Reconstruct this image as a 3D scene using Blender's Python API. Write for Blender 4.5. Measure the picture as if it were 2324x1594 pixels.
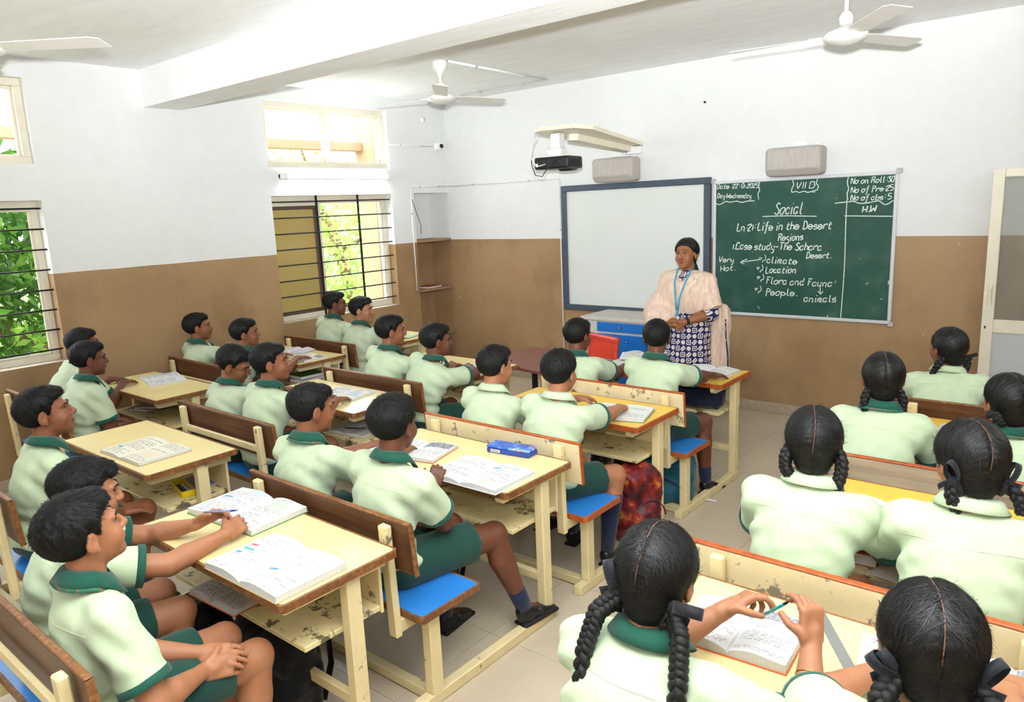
import bpy, bmesh, math, random
import numpy as np
from mathutils import Matrix, Vector

for o in list(bpy.data.objects):
    bpy.data.objects.remove(o, do_unlink=True)
SC = bpy.context.scene
COL = SC.collection
PI = math.pi

# ------------------------------------------------------------------ camera
CAM = np.array([6.383, -6.5625, 1.97])
YAW, PITCH, ROLL = 0.6959, -0.193, -0.0427
def cam_axes():
    cy, sy, cp, sp = math.cos(YAW), math.sin(YAW), math.cos(PITCH), math.sin(PITCH)
    f = np.array([-sy*cp, cy*cp, sp]); r = np.array([cy, sy, 0.0]); u = np.cross(r, f)
    cr, sr = math.cos(ROLL), math.sin(ROLL)
    return r*cr + u*sr, u*cr - r*sr, f
_r, _u, _f = cam_axes()
cd = bpy.data.cameras.new('camera'); cd.sensor_width = 36.0; cd.lens = 1675.0/2324*36.0
cd.clip_start = 0.02; cd.clip_end = 200
co = bpy.data.objects.new('camera', cd); COL.objects.link(co)
co.matrix_world = Matrix(((_r[0], _u[0], -_f[0], CAM[0]), (_r[1], _u[1], -_f[1], CAM[1]), (_r[2], _u[2], -_f[2], CAM[2]), (0, 0, 0, 1)))
SC.camera = co

# ------------------------------------------------------------------ world and light
SC.view_settings.view_transform = 'Standard'
SC.view_settings.look = 'None'
SC.view_settings.gamma = 1.0
SC.view_settings.use_curve_mapping = False
SC.view_settings.exposure = 0.06
W = bpy.data.worlds.new('world'); SC.world = W; W.use_nodes = True
bgn = W.node_tree.nodes['Background']
bgn.inputs[0].default_value = (0.86, 0.93, 1.0, 1); bgn.inputs[1].default_value = 9.0

def lamp(name, kind, loc, target, energy, color, **kw):
    l = bpy.data.lights.new(name, kind); l.energy = energy; l.color = color
    for k, v in kw.items(): setattr(l, k, v)
    o = bpy.data.objects.new(name, l); COL.objects.link(o); o.location = loc
    d = Vector(target) - Vector(loc)
    o.rotation_euler = d.to_track_quat('-Z', 'Y').to_euler()
    return o
# sun outside, high, on the trees beyond the windows
lamp('sun', 'SUN', (-8, 3, 9), (-8 + 0.45, 3 + 0.35, 8.0), 5.5, (1.0, 0.96, 0.88), angle=0.01)
# the photographer's flash, mounted a hand above the lens: one head forward, one part up to the ceiling
FL = tuple(CAM + np.array([-0.02, 0.0, 0.17]))
lamp('camera_flash', 'SPOT', FL, (2.6, -0.2, 3.9), 250.0, (0.90, 0.955, 1.0), spot_size=math.radians(100), spot_blend=1.0, shadow_soft_size=0.035)
lamp('camera_flash_bounce', 'SPOT', FL, (4.8, -4.7, 4.1), 1550.0, (0.90, 0.955, 1.0), spot_size=math.radians(120), spot_blend=0.8, shadow_soft_size=0.04)

# ------------------------------------------------------------------ helpers: objects
def link(name, me, mat=None, parent=None, smooth=False):
    o = bpy.data.objects.new(name, me); COL.objects.link(o)
    if mat is not None and len(me.materials) == 0:
        for m in (mat if isinstance(mat, (list, tuple)) else [mat]): me.materials.append(m)
    if smooth and len(me.polygons):
        me.polygons.foreach_set('use_smooth', [True]*len(me.polygons))
    if parent is not None: o.parent = parent
    return o
def tag(o, label=None, cat=None, group=None, kind=None):
    if label: o['label'] = label
    if cat: o['category'] = cat
    if group: o['group'] = group
    if kind: o['kind'] = kind
    return o
def empty(name, loc=(0, 0, 0), rz=0.0, label=None, cat=None, group=None):
    o = bpy.data.objects.new(name, None); COL.objects.link(o)
    o.empty_display_size = 0.1
    o.location = loc; o.rotation_euler = (0, 0, rz)
    return tag(o, label, cat, group)
def copy_tree(o, parent=None):
    c = o.copy(); COL.objects.link(c)
    if parent is not None: c.parent = parent
    for ch in list(o.children): copy_tree(ch, c)
    return c
class MB:
    """collects polygons for one mesh"""
    def __init__(s): s.v = []; s.f = []; s.m = []
    def add(s, vs, fs, mi=0):
        b = len(s.v); s.v += [tuple(map(float, v)) for v in vs]
        s.f += [tuple(b+i for i in f) for f in fs]; s.m += [mi]*len(fs); return s
    def box(s, lo, hi, b=0.0, mi=0, M=None):
        lo = np.array(lo, float); hi = np.array(hi, float)
        if b <= 0:
            vs = [(x, y, z) for x in (lo[0], hi[0]) for y in (lo[1], hi[1]) for z in (lo[2], hi[2])]
            fs = [(0, 1, 3, 2), (4, 6, 7, 5), (0, 4, 5, 1), (2, 3, 7, 6), (0, 2, 6, 4), (1, 5, 7, 3)]
        else:
            b = min(b, 0.45*float((hi-lo).min())); vs = []; ix = {}
            for sx in (0, 1):
                for sy in (0, 1):
                    for sz in (0, 1):
                        c = np.array([(lo, hi)[sx][0], (lo, hi)[sy][1], (lo, hi)[sz][2]])
                        d = np.array([1-2*sx, 1-2*sy, 1-2*sz])*b
                        for a in range(3):
                            p = c + d; p[a] = c[a]; ix[(sx, sy, sz, a)] = len(vs); vs.append(p)
            fs = []
            for a in range(3):
                o1, o2 = (a+1) % 3, (a+2) % 3
                for sa in (0, 1):
                    q = []
                    for t1, t2 in ((0, 0), (1, 0), (1, 1), (0, 1)):
                        k = [0, 0, 0]; k[a] = sa; k[o1] = t1; k[o2] = t2; q.append(ix[(*k, a)])
                    fs.append(tuple(q) if sa else tuple(q[::-1]))
                for t1 in (0, 1):
                    for t2 in (0, 1):
                        k0 = [0, 0, 0]; k0[o1] = t1; k0[o2] = t2; k1 = list(k0); k1[a] = 1
                        q = [ix[(*k0, o1)], ix[(*k1, o1)], ix[(*k1, o2)], ix[(*k0, o2)]]
                        fs.append(tuple(q) if (t1 != t2) else tuple(q[::-1]))
            for sx in (0, 1):
                for sy in (0, 1):
                    for sz in (0, 1):
                        q = [ix[(sx, sy, sz, a)] for a in range(3)]
                        fs.append(tuple(q) if (sx+sy+sz) % 2 else tuple(q[::-1]))
        if M is not None: vs = [tuple(M @ Vector(v)) for v in vs]
        return s.add(vs, fs, mi)
    def tube(s, pts, r, n=8, mi=0, cap=True, closed=False, flat=None):
        pts = [np.array(p, float) for p in pts]; k = len(pts)
        rr = r if isinstance(r, (list, tuple, np.ndarray)) else [r]*k
        vs = []; up = np.array([0.0, 0, 1]); prev = None
        for i in range(k):
            a = pts[(i-1) % k] if (closed or i > 0) else pts[0]
            c = pts[(i+1) % k] if (closed or i < k-1) else pts[-1]
            t = c-a; t = t/(np.linalg.norm(t)+1e-12)
            if prev is None:
                u = np.cross(t, up)
                if np.linalg.norm(u) < 1e-3: u = np.cross(t, np.array([0, 1.0, 0]))
            else: u = prev - t*(prev@t)
            u = u/(np.linalg.norm(u)+1e-12); prev = u; w = np.cross(t, u)
            for j in range(n):
                an = 2*PI*j/n; ru = rr[i]; rw = rr[i]*(flat if flat else 1.0)
                vs.append(pts[i] + u*math.cos(an)*ru + w*math.sin(an)*rw)
        fs = []
        for i in range(k if closed else k-1):
            for j in range(n):
                a0 = i*n+j; a1 = i*n+(j+1) % n; b0 = ((i+1) % k)*n+j; b1 = ((i+1) % k)*n+(j+1) % n
                fs.append((a0, a1, b1, b0))
        if cap and not closed:
            fs.append(tuple(range(n))[::-1]); fs.append(tuple((k-1)*n+j for j in range(n)))
        return s.add(vs, fs, mi)
    def lathe(s, prof, c=(0, 0, 0), n=24, mi=0):
        vs = []; fs = []; k = len(prof)
        for (r, z) in prof:
            for j in range(n):
                a = 2*PI*j/n; vs.append((c[0]+r*math.cos(a), c[1]+r*math.sin(a), c[2]+z))
        for i in range(k-1):
            for j in range(n): fs.append((i*n+j, i*n+(j+1) % n, (i+1)*n+(j+1) % n, (i+1)*n+j))
        fs.append(tuple(range(n))[::-1]); fs.append(tuple((k-1)*n+j for j in range(n)))
        return s.add(vs, fs, mi)
    def prism(s, poly, z0, z1, mi=0, M=None):
        n = len(poly); vs = [(x, y, z0) for x, y in poly]+[(x, y, z1) for x, y in poly]
        fs = [tuple(range(n))[::-1], tuple(range(n, 2*n))]+[(i, (i+1) % n, n+(i+1) % n, n+i) for i in range(n)]
        if M is not None: vs = [tuple(M @ Vector(v)) for v in vs]
        return s.add(vs, fs, mi)
    def mesh(s, name):
        me = bpy.data.meshes.new(name); me.from_pydata(s.v, [], s.f)
        if any(s.m): me.polygons.foreach_set('material_index', s.m)
        me.update(); return me
    def build(s, name, mat, parent=None, smooth=False):
        return link(name, s.mesh(name), mat, parent, smooth)

# ------------------------------------------------------------------ helpers: materials
def lin(h):
    h = h.lstrip('#'); c = [int(h[i:i+2], 16)/255 for i in (0, 2, 4)]
    return tuple((x/12.92 if x <= 0.04045 else ((x+0.055)/1.055)**2.4) for x in c)+(1.0,)
class NT:
    def __init__(s, name):
        s.mat = bpy.data.materials.new(name); s.mat.use_nodes = True
        s.t = s.mat.node_tree; s.b = s.t.nodes['Principled BSDF']; s.out = s.t.nodes['Material Output']
    def n(s, typ, **kw):
        x = s.t.nodes.new(typ)
        for k, v in kw.items():
            if k == 'inp':
                for a, b in v.items():
                    if hasattr(b, 'is_output') or hasattr(b, 'links'): s.t.links.new(b, x.inputs[a])
                    else: x.inputs[a].default_value = b
            else: setattr(x, k, v)
        return x
    def l(s, a, b): s.t.links.new(a, b)
    def obj(s): return s.n('ShaderNodeTexCoord').outputs['Object']
    def pos(s): return s.n('ShaderNodeNewGeometry').outputs['Position']
    def noise(s, vec, scale, detail=4, rough=0.55, dim='3D'):
        return s.n('ShaderNodeTexNoise', noise_dimensions=dim, inp={'Vector': vec, 'Scale': scale, 'Detail': detail, 'Roughness': rough}).outputs[0]
    def mapv(s, vec, scale=(1, 1, 1), loc=(0, 0, 0), rot=(0, 0, 0)):
        return s.n('ShaderNodeMapping', inp={'Vector': vec, 'Scale': scale, 'Location': loc, 'Rotation': rot}).outputs[0]
    def ramp(s, fac, stops):
        r = s.n('ShaderNodeValToRGB', inp={'Fac': fac}); e = r.color_ramp.elements
        while len(e) > len(stops): e.remove(e[-1])
        while len(e) < len(stops): e.new(0.5)
        for q, (p, c) in zip(e, stops):
            q.position = p; q.color = c if len(c) == 4 else tuple(c)+(1,)
        return r.outputs[0]
    def mix(s, fac, a, b, typ='MIX'):
        m = s.n('ShaderNodeMix', data_type='RGBA', blend_type=typ)
        for i, v in ((0, fac), (6, a), (7, b)):
            if hasattr(v, 'is_output'): s.l(v, m.inputs[i])
            else: m.inputs[i].default_value = v
        return m.outputs[2]
    def math(s, op, a, b=0.0, c=0.0):
        m = s.n('ShaderNodeMath', operation=op)
        for i, v in enumerate((a, b, c)):
            if hasattr(v, 'is_output'): s.l(v, m.inputs[i])
            else: m.inputs[i].default_value = v
        return m.outputs[0]
    def bump(s, h, strength=0.2, dist=0.002, normal=None):
        d = {'Height': h, 'Strength': strength, 'Distance': dist}
        if normal is not None: d['Normal'] = normal
        x = s.n('ShaderNodeBump', inp=d); s.l(x.outputs[0], s.b.inputs['Normal']); return x.outputs[0]
    def done(s, color=None, rough=None, spec=None, **kw):
        for k, v in (('Base Color', color), ('Roughness', rough), ('Specular IOR Level', spec)):
            if v is None: continue
            if hasattr(v, 'is_output'): s.l(v, s.b.inputs[k])
            else: s.b.inputs[k].default_value = v
        for k, v in kw.items(): s.b.inputs[k.replace('_', ' ')].default_value = v
        return s.mat
def plain(name, col, rough=0.5, var=0.08, scale=30, bump=0.05, spec=0.4, **kw):
    n = NT(name); c = lin(col) if isinstance(col, str) else col
    f = n.noise(n.obj(), scale)
    d = tuple(x*(1-var*2) for x in c[:3])+(1,)
    colr = n.ramp(f, [(0.3, d), (0.7, c)])
    if bump: n.bump(f, bump, 0.002)
    return n.done(colr, rough, spec, **kw)
MAT = {}
def wall_paint(name, smudge=True):
    n = NT(name); p = n.pos()
    sep = n.n('ShaderNodeSeparateXYZ', inp={'Vector': p})
    wob = n.noise(p, 2.5, 3)
    z = n.math('ADD', sep.outputs[2], n.math('MULTIPLY', n.math('SUBTRACT', wob, 0.5), 0.012))
    up = n.math('GREATER_THAN', z, 1.609)
    big = n.noise(p, 0.9, 5, 0.6); fine = n.noise(p, 9, 6, 0.65)
    white = n.ramp(n.mix(0.4, big, fine), [(0.3, lin('#dedddb')), (0.7, lin('#e8e8e6'))])
    br = n.ramp(big, [(0.30, lin('#90714f')), (0.52, lin('#a58560')), (0.75, lin('#ae8f69'))])
    st = n.ramp(n.noise(n.mapv(p, (1, 1, 0.7)), 2.2, 6, 0.62), [(0.52, (0, 0, 0)), (0.68, (1, 1, 1))])
    low = n.ramp(sep.outputs[2], [(0.15, (1, 1, 1)), (1.4, (0, 0, 0))])
    br = n.mix(n.math('MULTIPLY', st, 0.45), br, lin('#7f624a'))
    chips = n.ramp(n.noise(p, 14, 3, 0.5), [(0.735, (0, 0, 0)), (0.745, (1, 1, 1))])
    br = n.mix(n.math('MULTIPLY', chips, 0.6), br, lin('#cdbfae'))
    c = n.mix(up, br, white)
    n.bump(n.mix(0.5, big, n.noise(p, 40, 4)), 0.12, 0.004)
    rg = n.mix(up, (0.42, 0.42, 0.42, 1), (0.85, 0.85, 0.85, 1))
    return n.done(c, rg, 0.3)
def wear_paint(name, col, dark='#2a2420', amount=0.60, rough=0.45, scale=9.0, edge='#6b4b2f'):
    """painted wood, chipped and scribbled"""
    n = NT(name); v = n.obj()
    inf = n.n('ShaderNodeObjectInfo').outputs['Random']
    off = n.n('ShaderNodeCombineXYZ', inp={0: n.math('MULTIPLY', inf, 13.0), 1: n.math('MULTIPLY', inf, 7.0), 2: inf})
    v = n.n('ShaderNodeVectorMath', operation='ADD', inp={0: v, 1: off.outputs[0]}).outputs[0]
    base = n.ramp(n.noise(v, 5, 5), [(0.3, tuple(x*0.86 for x in lin(col)[:3])+(1,)), (0.65, lin(col))])
    chip = n.ramp(n.noise(v, scale, 8, 0.72), [(amount, (0, 0, 0)), (amount+0.03, (1, 1, 1))])
    scr = n.ramp(n.noise(n.mapv(v, (1, 5, 1), rot=(0, 0, 0.5)), scale*3, 5, 0.7), [(amount+0.06, (0, 0, 0)), (amount+0.09, (1, 1, 1))])
    c = n.mix(n.math('MULTIPLY', chip, 0.85), base, lin(dark))
    c = n.mix(n.math('MULTIPLY', scr, 0.7), c, lin(dark))
    n.bump(n.noise(v, 60, 3), 0.08, 0.001)
    return n.done(c, rough, 0.4)
def wood(name, c0, c1, c2, rough=0.4, axis=(0.6, 14, 14), rot=(0, 0, 0), scale=3.0):
    n = NT(name); v = n.obj()
    inf = n.n('ShaderNodeObjectInfo').outputs['Random']
    off = n.n('ShaderNodeCombineXYZ', inp={0: n.math('MULTIPLY', inf, 13.0), 1: n.math('MULTIPLY', inf, 7.0), 2: inf})
    v = n.n('ShaderNodeVectorMath', operation='ADD', inp={0: v, 1: off.outputs[0]}).outputs[0]
    g = n.noise(n.mapv(v, axis, rot=rot), scale, 8, 0.62)
    big = n.noise(v, 3.0, 4)
    c = n.ramp(n.mix(0.35, g, big), [(0.28, lin(c0)), (0.5, lin(c1)), (0.74, lin(c2))])
    n.bump(g, 0.15, 0.002)
    return n.done(c, rough, 0.4)
# ------------------------------------------------------------------ materials
MAT['wall'] = wall_paint('wall_two_tone_paint')
n = NT('ceiling_whitewash'); p = n.pos()
f = n.noise(n.mapv(p, (1, 3, 1)), 3.0, 7, 0.65)
n.bump(f, 0.35, 0.01); MAT['ceil'] = n.done(n.ramp(f, [(0.3, lin('#f0f0f0')), (0.7, lin('#fafafa'))]), 0.9, 0.2)
n = NT('floor_tile_glaze'); p = n.pos()
f = n.noise(p, 1.3, 6, 0.6); g = n.noise(p, 22, 5, 0.7)
sp = n.ramp(n.noise(p, 7, 3, 0.5), [(0.70, (0, 0, 0)), (0.78, (1, 1, 1))])
c = n.ramp(n.mix(0.3, f, g), [(0.3, lin('#bbab92')), (0.7, lin('#d0c1a8'))])
MAT['floor'] = n.done(n.mix(n.math('MULTIPLY', sp, 0.25), c, lin('#8d7e6a')), n.ramp(f, [(0.2, (0.28,)*3), (0.8, (0.42,)*3)]), 0.5)
MAT['grout'] = plain('floor_grout', '#8f8270', 0.8)
MAT['skirt'] = plain('skirting_tile', '#b5a48c', 0.4)
MAT['cream'] = wear_paint('cream_painted_wood', '#ecd8a4', '#4a3c30', 0.625)
MAT['cream_worn'] = wear_paint('cream_painted_wood_scuffed', '#e8d6a0', '#241d19', 0.56, scale=7)
MAT['cream_back'] = wear_paint('cream_backrest_scuffed', '#efdcae', '#6a6058', 0.565, scale=5)
MAT['lam_pale'] = plain('pale_yellow_laminate', '#f3df9e', 0.28, 0.03, 6, 0.0, 0.5)
MAT['lam_gold'] = plain('golden_yellow_laminate', '#f3c94e', 0.26, 0.04, 6, 0.0, 0.5)
MAT['lam_blue'] = plain('blue_laminate', '#2f7fd0', 0.3, 0.04, 8, 0.0, 0.5)
MAT['edge_dark'] = wood('dark_brown_edge', '#4a2a14', '#7c4f2a', '#b08050', 0.5, (14, 14, 14), scale=4)
MAT['edge_red'] = wood('red_brown_edge', '#7d3413', '#a9501f', '#c06a34', 0.45, (10, 10, 10), scale=4)
MAT['wood_dark'] = wood('dark_stained_wood', '#3a2011', '#5a3620', '#7d5636', 0.38)
MAT['wood_grey'] = wood('weathered_wood', '#7a6a5a', '#a8977f', '#cbb894', 0.6)
MAT['alu_cream'] = plain('cream_aluminium', '#efe6cf', 0.4, 0.04, 8, 0.0)
MAT['frame_cream'] = wear_paint('cream_window_paint', '#e6dcc8', '#8a7a66', 0.70, scale=12)
MAT['iron'] = plain('black_iron', '#17181a', 0.5, 0.2)
MAT['white_plastic'] = plain('white_plastic', '#eeecea', 0.4, 0.02, 8, 0.0)
MAT['grey_plastic'] = plain('grey_plastic', '#b9b4ae', 0.6, 0.04, 8, 0.0)
MAT['black_plastic'] = plain('black_plastic', '#17181b', 0.4, 0.1, 20, 0.02)
MAT['fan_white'] = plain('fan_enamel', '#ece9e4', 0.35, 0.02, 8, 0.0)
MAT['steel'] = plain('steel', '#b0b0b0', 0.3, 0.05, 20, 0.0, 0.5, Metallic=0.9)
MAT['paper'] = plain('paper', '#f2f0ee', 0.8, 0.03, 40, 0.02, 0.2)
MAT['paper_grey'] = plain('notebook_paper', '#cfcad2', 0.8, 0.04, 20, 0.03, 0.2)

# ------------------------------------------------------------------ the room
XR, YB, ZC = 7.5, -8.4, 3.202
def struct(o): o['kind'] = 'structure'; return o
def wall_holes(name, axis, const, thick, u0, u1, v0, v1, holes, mat):
    """wall of given thickness; u runs along x or y, v is height; holes = (u0,u1,v0,v1)"""
    us = sorted({u0, u1, *[h[0] for h in holes], *[h[1] for h in holes]})
    vs = sorted({v0, v1, *[h[2] for h in holes], *[h[3] for h in holes]})
    def P(u, v, d):
        return (const+d, u, v) if axis == 'x' else (u, const+d, v)
    inh = lambda a, b: any(h[0]-1e-6 < a and a < h[1]+1e-6 and h[2]-1e-6 < b and b < h[3]+1e-6 for h in holes)
    m = MB(); solid = {}
    for i in range(len(us)-1):
        for j in range(len(vs)-1): solid[i, j] = not inh((us[i]+us[i+1])/2, (vs[j]+vs[j+1])/2)
    for (i, j), s in solid.items():
        a, b, c, d = us[i], us[i+1], vs[j], vs[j+1]
        if s:
            m.add([P(a, c, 0), P(b, c, 0), P(b, d, 0), P(a, d, 0)], [(0, 1, 2, 3)])
            m.add([P(a, c, thick), P(b, c, thick), P(b, d, thick), P(a, d, thick)], [(3, 2, 1, 0)])
        for (di, dj, e) in ((-1, 0, [(a, c), (a, d)]), (1, 0, [(b, c), (b, d)]), (0, -1, [(a, c), (b, c)]), (0, 1, [(a, d), (b, d)])):
            if s and not solid.get((i+di, j+dj), False):
                (p, q), (r, t) = e
                m.add([P(p, q, 0), P(r, t, 0), P(r, t, thick), P(p, q, thick)], [(0, 1, 2, 3)])
    o = m.build(name, mat)
    bm = bmesh.new(); bm.from_mesh(o.data); bmesh.ops.remove_doubles(bm, verts=bm.verts, dist=1e-5)
    bmesh.ops.recalc_face_normals(bm, faces=bm.faces); bm.to_mesh(o.data); bm.free()
    return struct(o)
W2 = (-2.43, -0.90, 0.923, 2.167); V2 = (-2.43, -0.90, 2.437, 3.055)
W1 = (-6.05, -4.41, 0.923, 2.167); V1 = (-6.05, -4.41, 2.437, 3.055)
NI = (-0.564, -0.0, 0.0, 2.17)
wall_holes('wall_left', 'x', 0.0, -0.23, YB, 0.0, 0.0, ZC, [W2, V2, W1, V1, NI], MAT['wall'])
wall_holes('wall_front', 'y', 0.0, 0.23, -0.40, XR, 0.0, ZC, [], MAT['wall'])
wall_holes('wall_right', 'x', XR, 0.23, YB, 0.0, 0.0, ZC, [], MAT['wall'])
wall_holes('wall_back', 'y', YB, -0.23, 0.0, XR, 0.0, ZC, [], MAT['wall'])
# shelf niche at the corner
m = MB(); m.box((-0.40, -0.60, 0), (-0.34, 0, 2.2)); m.box((-0.34, -0.62, 0), (-0.231, -0.564, 2.2)); m.box((-0.34, -0.564, 2.17), (-0.231, 0, 2.25))
struct(m.build('wall_niche', MAT['wall']))
shelfmat = plain('niche_shelf_plaster', '#9c7c5a', 0.6)
for i, z in enumerate((1.60, 1.02, 0.47)):
    s = MB().box((-0.34, -0.564, z), (0.012, -0.001, z+0.03), 0.004).build('trim_%d' % (i+1), shelfmat); struct(s)
MB().box((0.0, YB, ZC), (XR, 0.0, ZC+0.15)).build('ceiling', MAT['ceil'])['kind'] = 'structure'
b = MB().box((0.0, -3.54, 2.905), (XR, -3.224, ZC)).build('trim_4', MAT['ceil']); struct(b)
# floor of square tiles
fl = MB().box((-0.34, YB, -0.12), (XR, 0.0, -0.006)).build('floor', MAT['grout']); struct(fl)
T = 0.605; tme = MB().box((0.001, 0.001, -0.006), (T-0.001, T-0.001, 0.0)).mesh('tile'); tme.materials.append(MAT['floor'])
for i in range(int(XR/T)+1):
    for j in range(int(-YB/T)+1):
        x0, y0 = i*T, -(j+1)*T
        w, h = min(T, XR-x0), min(T, y0+T-YB)
        if w < 0.02 or h < 0.02: continue
        t = link('tile', tme, None, fl); t.location = (x0, y0+(T-h), 0); t.scale = (w/T, h/T, 1)
m = MB().box((0.0, -0.012, 0), (XR, 0, 0.10), 0.003); struct(m.build('baseboard_front', MAT['skirt']))
m = MB().box((0.0, -8.3, 0), (0.012, -0.58, 0.10), 0.003); struct(m.build('baseboard_left', MAT['skirt']))

# ------------------------------------------------------------------ windows
n = NT('clear_glass'); n.b.inputs['Transmission Weight'].default_value = 1; MAT['glass'] = n.done((1, 1, 1, 1), 0.0, 0.5, IOR=1.05)
n = NT('obscure_amber_glass'); f = n.noise(n.obj(), 90, 3)
n.bump(f, 0.5, 0.002); n.b.inputs['Transmission Weight'].default_value = 0.40; MAT['glass_amber'] = n.done(lin('#b3966a'), 0.45, 0.4, IOR=1.1)
n = NT('frosted_glass'); n.b.inputs['Transmission Weight'].default_value = 0.9; MAT['glass_frost'] = n.done((0.9, 0.92, 0.9, 1), 0.12, 0.5, IOR=1.1)
MAT['frame_brown'] = plain('brown_anodised_frame', '#5d4a3a', 0.4)
def frame_box(m, x0, x1, y0, y1, z0, z1, t, b=0.004):
    m.box((x0, y0, z0), (x1, y1, z0+t), b); m.box((x0, y0, z1-t), (x1, y1, z1), b)
    m.box((x0, y0, z0+t), (x1, y0+t, z1-t), b); m.box((x0, y1-t, z0+t), (x1, y1, z1-t), b)
def pane(name, parent, y0, y1, z0, z1, x, mat):
    return MB().box((x-0.003, y0, z0), (x+0.003, y1, z1)).build(name, mat, parent)
def big_window(idx, H, left_pane):
    y0, y1, z0, z1 = H
    m = MB(); frame_box(m, -0.20, -0.11, y0, y1, z0, z1, 0.05)
    w = m.build('window_%d' % idx, MAT['frame_cream']); struct(w)
    mid = y0 + (y1-y0)*0.40
    s1 = MB(); frame_box(s1, -0.175, -0.145, y0+0.04, mid, z0+0.04, z1-0.10, 0.035)
    o = s1.build('sash', MAT['frame_brown'] if left_pane else MAT['frame_cream'], w)
    pane('pane', o, y0+0.07, mid-0.03, z0+0.07, z1-0.13, -0.16, MAT['glass_amber'] if left_pane else MAT['glass'])
    MB().box((-0.17, y0+0.05, z1-0.10), (-0.13, mid, z1-0.05), 0.003).build('head_strip', MAT['frame_cream'], w)
    s2 = MB(); frame_box(s2, -0.145, -0.12, mid, y1-0.04, z0+0.04, z1-0.05, 0.03)
    o = s2.build('sash', MAT['frame_cream'], w)
    pane('pane', o, mid+0.03, y1-0.07, z0+0.07, z1-0.08, -0.132, MAT['glass'])
    # grille inside the reveal
    nb = 8
    for i in range(nb):
        z = z0 + (z1-z0)*(i+0.62)/nb
        MB().tube([(-0.045, y0-0.01, z), (-0.045, y1+0.01, z)], 0.0065, 8).build('grille_bar', MAT['iron'], w, True)
    for y in (y0+(y1-y0)*0.36, y0+(y1-y0)*0.71):
        MB().box((-0.058, y-0.012, z0-0.005), (-0.05, y+0.012, z1+0.005)).build('grille_upright', MAT['iron'], w)
    MB().box((-0.23, y0+0.002, z0-0.004), (-0.002, y1-0.002, z0+0.002)).build('window_sill', plain('sill_plaster', '#cdbfae', 0.7), w)
    return w
def vent_window(idx, H):
    y0, y1, z0, z1 = H
    m = MB(); frame_box(m, -0.15, -0.05, y0, y1, z0, z1, 0.055); mid = (y0+y1)/2
    m.box((-0.14, mid-0.028, z0+0.05), (-0.06, mid+0.028, z1-0.05), 0.004)
    w = m.build('window_%d' % idx, MAT['frame_cream']); struct(w)
    for a, c in ((y0+0.055, mid-0.028), (mid+0.028, y1-0.055)):
        s = MB(); frame_box(s, -0.12, -0.09, a, c, z0+0.055, z1-0.055, 0.018, 0.002)
        o = s.build('sash', MAT['frame_cream'], w)
        pane('pane', o, a+0.018, c-0.018, z0+0.073, z1-0.073, -0.105, MAT['glass'])
    return w
big_window(1, W1, False); big_window(2, W2, True); vent_window(3, V1); vent_window(4, V2)

# ------------------------------------------------------------------ door leaf folded back against the front wall
d = MB(); X0, X1, Z1, yd = 5.60, 6.50, 2.09, -0.12
d.box((X0, yd-0.02, 0.02), (X0+0.075, yd+0.02, Z1), 0.004); d.box((X1-0.075, yd-0.02, 0.02), (X1, yd+0.02, Z1), 0.004)
for z0, z1 in ((Z1-0.06, Z1), (0.90, 1.0), (0.02, 0.14)): d.box((X0+0.075, yd-0.018, z0), (X1-0.075, yd+0.018, z1), 0.004)
door = d.build('door_1', MAT['alu_cream']); struct(door)
MB().box((X0+0.07, yd-0.003, 0.995), (X1-0.07, yd+0.003, Z1-0.055)).build('glass_pane', MAT['glass_frost'], door)
MB().box((X0+0.07, yd-0.005, 0.135), (X1-0.07, yd+0.005, 0.905)).build('lower_panel', plain('door_panel_grey', '#c9c9cb', 0.45, 0.03, 8, 0.0), door)
m = MB().box((X0+0.03, yd-0.034, 1.10), (X0+0.055, yd-0.02, 1.26), 0.003); m.box((X0+0.035, yd-0.05, 1.13), (X0+0.05, yd-0.034, 1.23), 0.003)
m.build('door_bolt', MAT['alu_cream'], door)
m = MB().box((X0+0.02, yd-0.0215, 0.93), (X0+0.03, yd-0.0195, 0.95)); m.build('keyhole', MAT['black_plastic'], door)

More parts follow.
